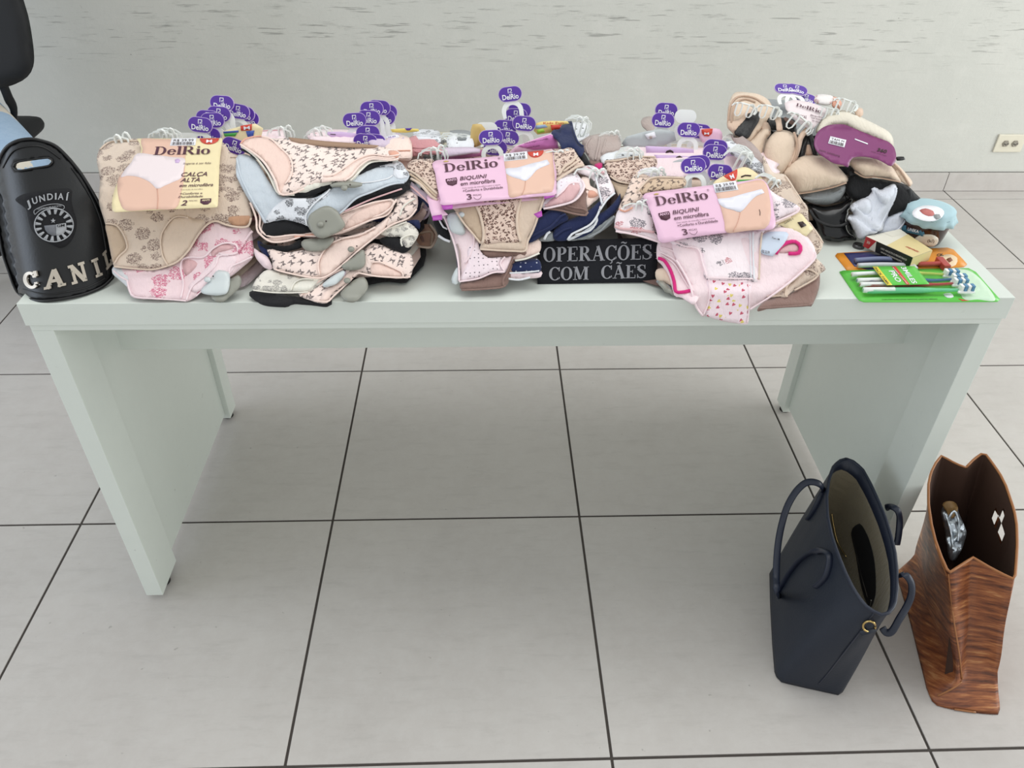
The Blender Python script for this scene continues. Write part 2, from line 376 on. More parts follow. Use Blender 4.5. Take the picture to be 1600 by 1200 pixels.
def write(name, mt, p0, p1, height, surf, mat, parent, up=None, toward=.0012, width=None, thick=0, stretch=True):
    """lay lettering on a surface: baseline from p0 to p1, capital height `height` along `up` (picture units)"""
    V, Fc = mt
    if not len(V): return
    p0 = np.array(p0, float); p1 = np.array(p1, float); wd = V[:, 0].max(); d = (p1-p0)/wd
    if up is None: q = (p1-p0)/np.linalg.norm(p1-p0); u = np.array([q[1], -q[0]])*height
    else: u = np.array(up, float)/np.linalg.norm(up)*height
    P = p0 + V[:, :1]*d + V[:, 1:2]*u
    P3 = hit(P, surf, toward); out = []
    for f in Fc:
        a = P3[f[0]]; n = np.zeros(3)
        for i in range(1, len(f)-1): n = n+np.cross(P3[f[i]]-a, P3[f[i+1]]-a)
        out.append(f if n @ (CAMP-a) > 0 else f[::-1])
    o = mesh(name, P3, out, mat, parent, False, uvs(P3))
    if thick:
        s = o.modifiers.new('thickness', 'SOLIDIFY'); s.thickness = thick; s.offset = 1
    return o
# ================================================================== setting
def tile_mat():
    m, b, g = base('grey_porcelain', .38); co = g.node('ShaderNodeTexCoord').outputs['Object']; inf = g.node('ShaderNodeObjectInfo')
    mp = g.node('ShaderNodeVectorMath', operation='ADD'); g.l.new(co, mp.inputs[0]); g.l.new(inf.outputs['Location'], mp.inputs[1])
    v = mp.outputs[0]; n1 = g.noise(v, 2.2, 5, .6); n2 = g.noise(v, 26, 6, .75)
    sc = g.node('ShaderNodeVectorMath', operation='MULTIPLY'); g.l.new(v, sc.inputs[0]); sc.inputs[1].default_value = (3, 14, 1); n3 = g.noise(sc.outputs[0], 3, 5, .7)
    c = g.mix(n1, lin((176, 170, 165)), lin((202, 197, 192))); c = g.mix(g.m('MULTIPLY', g.ramp(n2, [(.4, 0.), (.75, 1.)]), .35), c, lin((206, 203, 199)))
    c = g.mix(g.m('MULTIPLY', g.ramp(n3, [(.52, 0.), (.75, 1.)]), .3), c, lin((158, 153, 148)))
    sp = g.noise(v, 60, 2, .5); c = g.mix(g.m('MULTIPLY', g.ramp(sp, [(.74, 0.), (.78, 1.)]), .35), c, lin((95, 88, 80)))
    c = g.mix(g.m('MULTIPLY', g.m('ABSOLUTE', g.m('SUBTRACT', inf.outputs['Random'], .5)), .12), c, lin((140, 138, 136)))
    g.l.new(c, b.inputs['Base Color']); g.l.new(g.m('ADD', .30, g.m('MULTIPLY', n2, .25)), b.inputs['Roughness'])
    bump(g, b, n2, .12, .001); return m
TILE = tile_mat(); GROUT = plain('dark_grout', (70, 64, 60), .95, nscale=80, var=.2)
S = .5907; GX, GY = -.4087, .1719; WALL_Y = 1.443
floor = bx('floor', (-5, 5, -4.5, WALL_Y+.15, -.06, -.002), GROUT, bev=0); tag(floor, kind='structure')
g2 = .0027
tl = {}
def tile_mesh(w, d, h=.0058):
    k = (round(w, 3), round(d, 3), h)
    if k not in tl:
        bm = bmesh.new(); box(bm, -w/2, w/2, -d/2, d/2, -.006, 0, bev=.0009); me = bpy.data.meshes.new('tile'); bm.to_mesh(me); bm.free(); me.materials.append(TILE); tl[k] = me
    return tl[k]
rn = random.Random(3)
for i in range(-8, 9):
    for j in range(-7, 3):
        x0 = GX+i*S; y0 = GY+j*S; y1 = min(y0+S, WALL_Y)
        if y1-y0 < .02 or x0 < -5 or x0+S > 5: continue
        o = bpy.data.objects.new('tile', tile_mesh(S-2*g2, y1-y0-2*g2)); COL.objects.link(o); o.parent = floor
        o.location = (x0+S/2, (y0+y1)/2, rn.uniform(-.0002, .0002))
def wall_mat():
    m, b, g = base('worn_plaster', .75); v = g.node('ShaderNodeTexCoord').outputs['Object']
    n1 = g.noise(v, 1.6, 5, .6); n2 = g.noise(v, 13, 6, .7)
    sc = g.node('ShaderNodeVectorMath', operation='MULTIPLY'); g.l.new(v, sc.inputs[0]); sc.inputs[1].default_value = (1.1, 1, 9); n3 = g.noise(sc.outputs[0], 5, 6, .75)
    sc2 = g.node('ShaderNodeVectorMath', operation='MULTIPLY'); g.l.new(v, sc2.inputs[0]); sc2.inputs[1].default_value = (14, 1, 3); n4 = g.noise(sc2.outputs[0], 4, 4, .7)
    c = g.mix(n1, lin((190, 191, 184)), lin((206, 205, 198))); c = g.mix(g.m('MULTIPLY', g.ramp(n2, [(.5, 0.), (.8, 1.)]), .25), c, lin((220, 218, 211)))
    # scuff band where chair backs rub, as in the photograph: horizontal scratches between 0.55 and 0.75 m
    sx = g.node('ShaderNodeSeparateXYZ'); g.l.new(v, sx.inputs[0]); z = sx.outputs[2]
    band = g.ramp(g.m('MULTIPLY', g.m('SUBTRACT', z, .3), 2.0), [(.35, 0.), (.62, 1.), (.80, 1.), (.95, .2)])
    scr = g.ramp(n3, [(.57, 0.), (.68, 1.)]); c = g.mix(g.m('MULTIPLY', g.m('MULTIPLY', scr, band), .38), c, lin((120, 120, 114)))
    sc3 = g.node('ShaderNodeVectorMath', operation='MULTIPLY'); g.l.new(v, sc3.inputs[0]); sc3.inputs[1].default_value = (2.2, 1, 34); n5 = g.noise(sc3.outputs[0], 3, 3, .6)
    c = g.mix(g.m('MULTIPLY', g.m('MULTIPLY', g.ramp(n5, [(.62, 0.), (.67, 1.)]), band), .45), c, lin((92, 92, 88)))
    c = g.mix(g.m('MULTIPLY', g.ramp(n4, [(.72, 0.), (.76, 1.)]), .35), c, lin((130, 130, 124)))
    dk = g.noise(v, 34, 2, .5); c = g.mix(g.m('MULTIPLY', g.ramp(dk, [(.78, 0.), (.80, 1.)]), .6), c, lin((95, 94, 90)))
    g.l.new(c, b.inputs['Base Color']); bump(g, b, g.m('ADD', n2, g.m('MULTIPLY', n3, .6)), .5, .004); return m
WALLM = wall_mat()
wall = bx('wall_back', (-5, 5, WALL_Y, WALL_Y+.15, 0, 3.0), WALLM, bev=0); tag(wall, kind='structure')
bb = bx('baseboard_back', (-5, 5, WALL_Y-.004, WALL_Y, -.001, .083), GROUT, bev=0); tag(bb, kind='structure')
bj = at_y(1484, 270, WALL_Y-.012).x
for i in range(-12, 6):
    x = bj+i*S; a = max(x+.0015, -5); c = min(x+S-.0015, 5)
    if c <= a: continue
    o = bpy.data.objects.new('tile', None); bpy.data.objects.remove(o)
    bm = bmesh.new(); box(bm, a, c, WALL_Y-.012, WALL_Y-.002, .0012, .082, bev=.001); from_bm('tile', bm, TILE, bb)
# two socket plates on the wall
IV = plain('ivory_plastic', (214, 208, 190), .35); DK = plain('dark_hole', (45, 42, 40), .6); MG = plain('grey_socket', (140, 134, 122), .5)
def outlet(px, py, w, h, label):
    p = at_y(px, py, WALL_Y-.006); t = thing('wall_outlet', label, 'outlet', (p.x, WALL_Y, p.z))
    bx('plate', (p.x-w/2, p.x+w/2, WALL_Y-.008, WALL_Y-.0005, p.z-h/2, p.z+h/2), IV, t, .002)
    for s in (-1, 1):
        bm = bmesh.new(); bmesh.ops.create_cone(bm, cap_ends=True, segments=6, radius1=.015, radius2=.013, depth=.006, matrix=Matrix.Translation((p.x+s*.020, WALL_Y-.010, p.z)) @ Matrix.Rotation(PI/2, 4, 'X') @ Matrix.Rotation(PI/6, 4, 'Z'))
        so = from_bm('socket', bm, MG, t)
        for k in (-1, 0, 1):
            bm = bmesh.new(); bmesh.ops.create_cone(bm, cap_ends=True, segments=8, radius1=.0022, radius2=.0022, depth=.002, matrix=Matrix.Translation((p.x+s*.020+k*.007, WALL_Y-.0135, p.z-(.003 if k == 0 else 0))) @ Matrix.Rotation(PI/2, 4, 'X'))
            h_ = from_bm('pin_hole', bm, DK); h_.parent = so
            h_.matrix_parent_inverse = so.matrix_world.inverted()
outlet(1578, 224, .118, .075, 'ivory double socket plate on the wall at the right edge')
outlet(698, 221, .07, .075, 'ivory socket plate on the wall behind the pile of pink and grey underwear')
# ================================================================== table
def lam(name, c):
    m, b, g = base(name, .35); v = g.node('ShaderNodeTexCoord').outputs['Object']; n = g.noise(v, 30, 5, .7); k = lin(c)
    col = g.mix(n, tuple(q*.97 for q in k), tuple(q*1.03 for q in k))
    d = g.noise(v, 55, 3, .6); sx = g.node('ShaderNodeSeparateXYZ'); g.l.new(v, sx.inputs[0])
    low = g.ramp(g.m('MULTIPLY', sx.outputs[2], 4), [(.1, 1.), (.9, .12)]); col = g.mix(g.m('MULTIPLY', g.m('MULTIPLY', g.ramp(d, [(.69, 0.), (.76, 1.)]), low), .5), col, lin((95, 92, 85)))
    g.l.new(col, b.inputs['Base Color']); return m
LAM = lam('white_laminate', (218, 224, 217)); TF = -.6428; X0, X1 = -.774, .825; ZT = .75; ZB = .709
tb = thing('table', 'long white laminate table with panel legs, the piles of underwear on it', 'table', (.025, -.32, 0))
bx('tabletop', (X0, X1, TF, .02, ZB, ZT), LAM, tb, .0008)
bx('front_rail', (X0+.004, X1-.004, TF+.003, TF+.03, ZB-.0115, ZB-.0005), LAM, tb, .0005)
bx('apron', (X0+.022, X1-.022, -.440, -.422, .517, ZB-.0005), LAM, tb, .0008)
FT = plain('black_rubber', (38, 36, 34), .6); STL = plain('steel', (150, 148, 142), .3, 1)
for s in (0, 1):
    xo = X0+.003 if s == 0 else X1-.003; d = 1 if s == 0 else -1
    def xr(a, b): return (min(xo+d*a, xo+d*b), max(xo+d*a, xo+d*b))
    leg = bx('leg_panel', (*xr(.004, .022), TF+.098, -.055, .028, ZB-.0005), LAM, tb, .0005)
    for y0, y1 in ((TF+.004, TF+.098), (-.055, .0)):
        po = bx('leg_post', (*xr(0, .035), y0, y1, .014, ZB-.012 if y0 < -.5 else ZB-.0005), LAM, tb, .001)
        bm = bmesh.new(); bmesh.ops.create_cone(bm, cap_ends=True, segments=20, radius1=.014, radius2=.013, depth=.013, matrix=Matrix.Translation((sum(xr(.008, .030))/2, (y0+y1)/2, .0075))); from_bm('foot', bm, FT, tb)
# ================================================================== fabrics
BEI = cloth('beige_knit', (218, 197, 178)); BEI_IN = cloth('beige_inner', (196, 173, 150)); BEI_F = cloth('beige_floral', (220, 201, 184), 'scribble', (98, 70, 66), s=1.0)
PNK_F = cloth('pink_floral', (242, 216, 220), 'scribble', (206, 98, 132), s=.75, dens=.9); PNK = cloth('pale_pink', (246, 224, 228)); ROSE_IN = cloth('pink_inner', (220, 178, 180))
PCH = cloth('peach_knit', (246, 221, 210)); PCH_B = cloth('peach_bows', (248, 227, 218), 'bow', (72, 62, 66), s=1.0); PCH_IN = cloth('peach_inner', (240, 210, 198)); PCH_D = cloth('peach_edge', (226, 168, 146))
CRM = cloth('cream_knit', (236, 232, 220)); CRM_F = cloth('cream_floral', (234, 229, 218), 'scribble', (88, 84, 88), s=1.9); BLK = cloth('black_knit', (15, 15, 19)); GRY = cloth('grey_marl', (212, 219, 226), 'marl', (176, 188, 200))
WHT_F = cloth('white_floral', (228, 230, 236), 'scribble', (40, 40, 46), s=1.4, dens=1); WHT = cloth('white_knit', (228, 230, 234)); WHT_P = cloth('white_paw', (232, 234, 238), 'dot', (40, 40, 44), s=.55)
NVY = cloth('navy_knit', (25, 36, 78)); NVY_D = cloth('navy_dots', (28, 40, 82), 'dot', (205, 208, 220), s=1.0); BRN = cloth('brown_knit', (136, 108, 99)); TAU = cloth('taupe_knit', (168, 150, 146)); TAU_S = cloth('taupe_satin', (176, 158, 152), rough=.45)
LEO = cloth('leopard_knit', (222, 197, 182), 'leopard', (92, 62, 54), (176, 138, 122)); PDOT = cloth('pink_dots', (246, 228, 234), 'dot', (70, 60, 70), s=1.15)
PWF = cloth('pink_grey_floral', (248, 234, 238), 'scribble', (112, 108, 116), s=.95, dens=1, ink2=(196, 120, 128)); HRT = cloth('pink_hearts', (250, 230, 236), 'heart', (196, 60, 92), s=1.15, ink2=(226, 208, 90))
HOT = cloth('hot_pink', (214, 34, 122)); LIL = cloth('lilac_knit', (214, 196, 214)); RSE = cloth('dusty_rose', (204, 142, 146)); BEI_B = cloth('beige_bows', (236, 212, 198), 'bow', (70, 60, 60), s=1.1); GRK = cloth('grey_knit', (150, 154, 156), 'marl', (120, 124, 126))
CARDP = plain('card_pink', (232, 190, 214), .4, var=.03); CARDY = plain('card_yellow', (238, 222, 178), .4, var=.05); CARDM = plain('card_magenta', (172, 72, 168), .4); CARDL = plain('card_lilac', (214, 184, 224), .4); CARDW = plain('card_white', (226, 230, 232), .4); CARDG = plain('card_grey', (182, 188, 190), .4)
PURP = plain('purple_print', (86, 48, 158), .4, var=.03); WPL = plain('white_plastic', (240, 243, 240), .3, var=.03); WPR = plain('white_print', (238, 238, 244), .5, var=.01); INK = plain('ink_print', (52, 32, 30), .5, var=.01); INKP = plain('plum_print', (78, 34, 54), .5)
SKIN = plain('photo_skin', (226, 186, 166), .45, var=.05, nscale=14); SKIN2 = plain('photo_skin_dark', (206, 160, 140), .45, var=.05, nscale=14); PHW = plain('photo_white', (232, 230, 240), .45, var=.03); PHP = plain('photo_pale_pink', (236, 222, 224), .45, var=.02)
REDS = plain('red_sticker', (206, 66, 48), .4); GRNS = plain('green_sticker', (62, 158, 62), .4); BLUS = plain('blue_sticker', (58, 84, 168), .4); TAGG = plain('grey_hard_plastic', (148, 148, 138), .4, var=.03); TAGW = plain('white_hard_plastic', (206, 213, 214), .35, var=.03)
CARDB = plain('card_board', (160, 130, 108), .8); CLRP = plain('gold_card', (206, 176, 108), .4)
NG = 0
def panties(label, key, outer, mat, lift, hems=(), inner=(), amp=.0025, seed=None, drop=1.0, group=None, surf=None, step=6, thick=.0035, name='panties', cat='underwear', droop=.004, part='front_panel', flap=()):
    """one pair: outer panel, inner back panels seen through the leg openings, elastic hems"""
    global NG; NG += 1; seed = seed if seed is not None else NG
    S_ = surf or pile(lift, amp, seed, drop); o = C(outer, key); c = np.mean(o, 0); p = hit([c], S_)[0]
    t = thing(name, label, cat, (p[0], p[1], p[2]-.004), group)
    sheet(part, o, S_, mat, t, thick=thick, step=step, droop=droop)
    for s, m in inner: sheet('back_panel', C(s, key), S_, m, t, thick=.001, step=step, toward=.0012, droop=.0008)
    for s, m in flap: sheet('printed_panel', C(s, key), S_, m, t, thick=.001, step=step, toward=.002, droop=.0015, dw=3)
    for h in hems:
        s, m = h[0], h[1]; r = h[2] if len(h) > 2 else .0016
        hem(C(s, key), S_, m, t, r=r*.74, toward=.0018)
    return t
# ------------------------------------------------------------------ bodies of the piles: folded pairs lying flat one on another
ORD = 'lowest,second lowest,third lowest,fourth lowest,fifth lowest,sixth lowest,seventh lowest,eighth lowest,ninth lowest,tenth lowest,eleventh lowest,twelfth lowest,thirteenth lowest,fourteenth lowest'.split(',')
def colour_of(m): return m.name.split('.')[0].replace('_', ' ').replace(' knit', '').replace(' inner', '')
def pad(label, x0, x1, y0, y1, z, h, mat, seed, group, cat='underwear', name='panties'):
    r = random.Random(seed); nx, ny = 22, 14; V = []; Fc = []; cx, cy = (x0+x1)/2, (y0+y1)/2; a, b = (x1-x0)/2, (y1-y0)/2
    ph = [r.uniform(0, 6.3) for _ in range(6)]; rot = r.uniform(-.05, .05)
    for s in (1, -1):
        for j in range(ny+1):
            for i in range(nx+1):
                u, v = -1+2*i/nx, -1+2*j/ny; k = (1-abs(u)**5)**.5 if abs(u) < 1 else 0; k2 = (1-abs(v)**5)**.5 if abs(v) < 1 else 0
                wob = 1+.03*math.sin(5*v+ph[0])+.02*math.sin(9*v+ph[1]); wob2 = 1+.03*math.sin(4*u+ph[2])+.02*math.sin(8*u+ph[3])
                X, Y = a*u*(.86+.14*k2)*wob, b*v*(.86+.14*k)*wob2; q = .5*h*min(k, k2)
                Z = z+h/2+s*q+.0022*math.sin(3*u+ph[4])*math.sin(3*v+ph[5])*(1 if s > 0 else .6)
                V.append((cx+X*math.cos(rot)-Y*math.sin(rot), cy+X*math.sin(rot)+Y*math.cos(rot), max(Z, .7505)))
        o = (0 if s > 0 else (nx+1)*(ny+1))
        for j in range(ny):
            for i in range(nx):
                p = o+j*(nx+1)+i; f = (p, p+1, p+nx+2, p+nx+1); Fc.append(f if s > 0 else f[::-1])
    V = np.array(V); o = mesh(name, V, Fc, mat, None, True, uvs(V)); bmx = bmesh.new(); bmx.from_mesh(o.data); bmesh.ops.remove_doubles(bmx, verts=bmx.verts, dist=.0004); bmx.to_mesh(o.data); bmx.free()
    return tag(o, label, cat, group)
def ycross(z, front=True):
    ys = np.linspace(-.645, -.02, 300); zz = np.interp(ys, PY, PZ); ok = ys[zz > z]
    return (float(ok.min()), float(ok.max())) if len(ok) else None
def stack(x0, x1, mats, label, group, seed, top=.885, y0lim=-.62, yb=-.04, h=.0105, dz=.0098, low=None):
    r = random.Random(seed); z = .7508; k = 0
    while z+h < top:
        yc = ycross(z+h+.006)
        if not yc: break
        a = max(yc[0]+.012, y0lim, (-.545 if low and z < .83 else -1))+r.uniform(0, .008); b = min(yc[1]-.01, yb)+r.uniform(-.012, .0)
        if b-a < .06: break
        pad(f'{colour_of(mats[k % len(mats)])} folded pair buried inside the {label}, {ORD[k]} layer', x0+r.uniform(-.004, .012), x1-r.uniform(-.004, .012), a, b, z, h, mats[k % len(mats)], seed*50+k, group)
        z += dz; k += 1
stack(-.625, -.405, [PNK, BEI, PCH, CRM, BEI, PNK_F, BEI, RSE, BEI, CRM, BEI, BEI, BEI], 'leftmost pile', 'pairs buried in the leftmost pile', 11)
stack(-.385, -.145, [BLK, PCH, CRM, PCH_B, PCH, BLK, PCH, PCH_B, NVY, PCH, GRY, BLK, PCH], 'second pile', 'pairs buried in the second pile', 12)
stack(-.085, .145, [NVY, PNK, WHT, NVY_D, BEI, PNK, NVY, BRN, BEI, NVY, PNK, BEI, LEO], 'middle pile', 'pairs buried in the middle pile', 13, low=1)
stack(.195, .475, [BRN, PNK, BEI, PNK, BEI_F, TAU, PNK, BEI, PWF, BEI, PNK, BEI, PNK], 'fourth pile', 'pairs buried in the fourth pile', 14)
# ------------------------------------------------------------------ back row, seen between the piles
panties('pale pink folded pair with white clips at the back, between the first two piles', '2', '60,255 120,245 230,240 250,262 245,300 150,300 60,300', PNK, .0, hems=[('100,250 235,242', RSE, .0012)], amp=.001)
panties('dusty pink pair at the back of the second pile, left of its purple tags', '2', '370,250 480,240 640,250 660,300 500,310 380,290', PNK, .001, hems=[('390,262 470,265', RSE, .002)], amp=.001)
panties('lilac folded pair at the back right of the second pile, beside a yellow daisy card', '2', '690,270 760,255 850,262 870,300 800,330 700,325', LIL, .002, amp=.002)
panties('peach pair hanging over the back right corner of the second pile', '2', '770,300 830,270 900,285 915,360 905,395 840,392 780,370', PCH, .001, hems=[('830,352 905,350', PCH_D), ('840,390 905,388', PCH, .002)], amp=.002)
panties('dusty rose pair with gathered folds, between the second pile and the middle pile', 'e', '170,150 240,135 330,150 380,190 385,250 330,260 270,255 190,265 170,210', RSE, .0, hems=[('190,215 260,220 380,205', RSE), ('200,240 300,262', RSE)], amp=.004)
panties('floral white and rose pair bunched at the clips behind the dusty rose pair', 'e', '200,100 290,95 370,110 375,190 300,180 210,165', WHT_F, .003, amp=.003)
panties('white pair printed with black paw marks, behind the left end of the middle pile', 'e', '425,140 470,120 560,130 590,150 600,215 520,225 430,215', WHT_P, .0, amp=.002)
panties('lilac-pink pair lying flat left of the leopard pair, at the back', 'e', '370,225 440,215 600,215 640,240 420,270 380,262', LIL, .001, amp=.001)
panties('grey and pink pair tucked at the far left back of the middle pile', 'e', '440,105 470,100 520,98 580,110 590,150 460,150', GRK, -.002, amp=.002)
panties('white pair with little black dog faces standing at the back of the navy pair', '9', '385,75 440,60 540,70 550,140 520,190 450,220 420,170', WHT_P, .004, amp=.003)
panties('taupe satin pair gathered into a bunch, between the navy pair and the grey card', '9', '490,220 540,180 620,160 740,150 800,180 820,270 760,310 690,320 640,390 560,375 500,290', TAU_S, .002, hems=[('640,185 630,250 600,380', TAU_S, .003), ('560,190 520,260 540,330', TAU_S, .002), ('700,170 680,240 655,330', TAU_S, .002)], amp=.006)
panties('dark mauve pair under the taupe satin pair, hot pink edge showing', '9', '560,370 650,385 660,430 640,465 590,450 550,410', BRN, -.001, inner=[('600,415 660,405 650,460 590,440', HOT)], amp=.002)
panties('white pair with black cat faces above the left leopard waistband of the fourth pile', '4', '38,288 140,276 230,285 240,330 50,345', WHT_P, .003, amp=.001)
panties('leopard pair with tan waistband at the left back of the fourth pile', '4', '48,330 80,322 150,312 230,305 305,308 308,360 230,395 190,445 110,432 70,400 52,372', LEO, .005, hems=[('50,330 120,325 200,308 305,308', BEI, .002), ('75,405 115,432 190,446', BEI, .0022)], amp=.002)
panties('tan pair under the left leopard pair of the fourth pile', '4', '75,425 110,440 190,452 185,500 130,520 100,470', BEI_IN, .001, amp=.001)
panties('white pair with pink scribbles peeking over the bow-print pair', '4', '205,400 215,365 290,355 330,380 310,420 230,425', cloth('white_pink_scribble', (236, 232, 238), 'scribble', (176, 120, 150), s=1.2, dens=1), .007, amp=.001)
panties('taupe satin knot behind the tallest purple tags of the fourth pile', 'd', '530,-5 545,-30 600,-45 640,-25 650,20 640,110 600,120 575,60 545,35', TAU_S, .004, amp=.004)
panties('grey and taupe gathered pair beside the bras, right back of the fourth pile', '5', '105,420 150,415 200,450 240,480 300,560 345,680 400,690 300,640 200,560 130,480', TAU, .002, amp=.004)
panties('white and pink striped pair under clips at the right back of the fourth pile', '5', '60,440 120,470 220,540 310,620 330,660 250,650 150,570 80,520', WHT_F, .005, amp=.003)
# ------------------------------------------------------------------ PILE 1 (leftmost)
panties('white pair with pink hem at the very bottom front of the leftmost pile', '1', '90,955 150,965 230,1010 240,1080 200,1110 160,1060 110,1015 85,990', WHT, .001, hems=[('90,975 130,1010 160,1025', PNK)])
panties('pink floral pair folded under the beige briefs, front of the leftmost pile', '1', '95,955 200,966 300,970 375,950 430,915 480,870 520,800 570,745 620,718 690,745 795,745 818,830 818,905 762,960 700,1010 640,1040 560,1082 510,1120 470,1136 400,1130 300,1126 197,1118 168,1080 148,1020 98,980', PNK_F, .004,
        hems=[('160,1022 175,1080 200,1112 300,1122 400,1128 468,1134', PNK), ('440,1120 455,1050 440,960 450,918 490,906 560,905 610,860 670,832 730,842 736,882 690,892 640,885', PNK, .0022), ('470,1130 500,1060 560,1010 620,950 640,900 690,895', PNK, .0022), ('690,1010 700,960 760,930 812,905', PNK, .0022), ('520,1110 580,1060 680,1010', PNK, .0016), ('740,880 790,800 815,770', PNK_F, .003)],
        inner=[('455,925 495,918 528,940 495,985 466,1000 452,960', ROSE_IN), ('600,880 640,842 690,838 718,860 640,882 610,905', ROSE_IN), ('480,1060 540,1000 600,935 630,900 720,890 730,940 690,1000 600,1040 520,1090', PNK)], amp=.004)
panties('large beige high-waisted briefs with brown floral print, top of the leftmost pile', '1', '18,345 55,308 120,293 230,288 400,290 640,300 700,360 762,402 800,560 803,640 812,700 790,747 740,752 680,742 620,722 562,745 520,800 480,870 420,930 370,952 300,970 200,965 110,962 94,955 80,905 60,800 48,735 22,650 14,600 20,500 4,400', BEI_F, .012,
        hems=[('94,955 200,966 300,970 372,952', BEI, .002), ('335,840 342,780 388,712 432,692 480,700', BEI, .0022), ('372,952 425,928 482,870 525,800 572,742 620,718 680,738 742,750 792,745 808,702', BEI, .0024), ('335,838 346,900 374,950', BEI, .002), ('50,730 108,742 148,800 160,860 120,900 92,945', BEI, .002), ('700,385 760,402 800,560', BEI, .0018), ('20,345 60,312 120,300 220,300', BEI, .0022)],
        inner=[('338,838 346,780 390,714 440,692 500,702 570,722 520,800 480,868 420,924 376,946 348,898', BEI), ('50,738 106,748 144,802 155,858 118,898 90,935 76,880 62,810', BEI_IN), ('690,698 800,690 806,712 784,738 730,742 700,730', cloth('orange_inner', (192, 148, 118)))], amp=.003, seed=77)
# ------------------------------------------------------------------ PILE 2
panties('black pair at the bottom front edge of the second pile', '2', '65,1105 85,1078 180,1085 300,1110 380,1120 495,1128 470,1157 380,1150 300,1145 250,1160 130,1150', BLK, .002)
panties('peach bunny-print pair at the bottom right of the second pile', '2', '655,880 700,835 745,840 800,862 880,880 908,895 920,950 902,1010 860,1016 760,1008 690,1000 640,985 590,1030 540,1075 500,1110 470,1140 400,1135 330,1110 330,1080 420,1050 520,990 600,930', PCH_B, .004,
        hems=[('905,1008 860,1012 760,1008 690,1000 625,990 590,1030 505,1108 470,1138 400,1132', PCH, .002), ('700,935 740,930 800,955 860,985 866,1010', PCH, .002), ('330,1110 380,1060 470,1010 560,960', PCH, .002)], inner=[('560,1000 600,975 640,985 580,1035 500,1090 480,1125 430,1130 470,1070', PCH), ('710,938 790,955 855,985 858,1006 780,1002 700,992', PCH_IN)])
panties('cream floral pair at the bottom left front of the second pile, over the black one', '2', '85,1075 92,1035 115,1005 160,972 250,990 400,1013 472,1008 420,1060 370,1088 280,1092 180,1090', CRM_F, .007, hems=[('280,1080 300,1040 340,1020 400,1022', CRM, .002), ('85,1078 180,1090 280,1092 370,1088', CRM, .0016)], inner=[('282,1080 300,1045 345,1024 425,1020 400,1055 360,1082', CRM)])
panties('small pale lilac pair squeezed between the peach pairs, low in the second pile', '2', '440,1060 500,1000 560,975 565,1000 500,1050 470,1062', LIL, .008)
panties('black pair at the lower right of the second pile', '2', '742,815 800,795 862,815 912,850 872,885 830,872 780,850', BLK, .007)
panties('cream floral pair bulging out at the right of the second pile', '2', '735,775 800,745 880,722 925,748 946,775 942,802 908,850 880,855 860,825 850,800 790,800', CRM_F, .009, hems=[('862,848 855,812 900,790 942,795', CRM, .0018), ('740,775 830,742 885,722', CRM, .0016)], amp=.004)
panties('navy pair sticking out at the right of the second pile', '2', '760,775 830,745 900,715 950,715 950,760 900,735 820,765 780,790', NVY, .006)
panties('peach bunny-print pair with wide folds, middle of the second pile', '2', '160,862 250,880 340,870 440,850 500,800 560,800 640,780 720,745 790,690 830,640 830,600 880,560 930,572 944,610 936,660 895,705 850,722 800,745 740,790 700,820 620,882 545,950 500,990 470,1006 400,1016 300,1000 250,988 190,968 185,930', PCH_B, .011,
        hems=[('195,968 250,985 400,1014 470,1004 545,950 620,882 700,818 800,742 895,702 936,655', PCH, .002), ('430,1000 425,930 470,850 540,812 640,790 720,750', PCH, .0022), ('700,700 760,680 810,640 830,605', PCH, .0022), ('850,690 870,640 930,600', CRM, .002)], inner=[('432,1000 430,930 472,856 545,818 640,796 722,756 790,700 760,770 700,812 620,872 540,940 480,995', PCH)], amp=.004)
panties('black pair under the peach stack, left of the second pile', '2', '115,835 180,845 270,845 330,815 345,850 290,872 215,880 150,862', BLK, .010)
panties('navy pair at the left edge of the second pile', '2', '108,820 130,830 160,862 165,905 130,880 112,850', NVY, .008)
panties('pink pair hanging low at the left of the second pile', '2', '90,860 120,880 160,905 185,965 150,965 110,925 95,900', PNK, .006)
panties('plain peach pair with stacked hems, left and centre of the second pile', '2', '70,620 100,640 135,700 130,740 125,790 180,826 260,826 330,800 400,800 500,792 560,780 640,745 720,705 790,680 822,612 800,600 720,612 600,660 560,670 450,690 300,690 160,700 100,600', PCH, .014,
        hems=[('70,622 100,700 105,760 125,790 180,826 260,822 330,800', PCH, .0022), ('85,615 120,690 122,760 180,800 300,790 420,795 540,775 700,712 788,682 818,615 800,604', PCH, .0022), ('470,700 560,672 700,625 800,606', PCH, .0022), ('300,800 380,790 500,780', PCH_D, .0022)], inner=[('560,760 600,690 700,640 790,618 805,625 780,675 700,700 640,735', PCH_IN)], amp=.003)
panties('grey and black pair with dark edge, right side of the second pile', '2', '540,690 600,640 700,590 800,545 860,530 900,520 870,575 800,600 700,615 620,645', BLK, .016, hems=[('560,668 620,640 700,605 800,570 860,550', ROSE_IN, .002)])
panties('black pair under the grey marl pair, left front of the second pile', '2', '148,720 250,712 370,740 405,775 360,782 250,792 170,806 132,792', BLK, .019)
panties('black waistband pair under the grey marl pair, right end', '2', '545,675 620,598 700,568 800,530 870,500 905,480 906,520 850,552 700,592 600,642 560,672', BLK, .018)
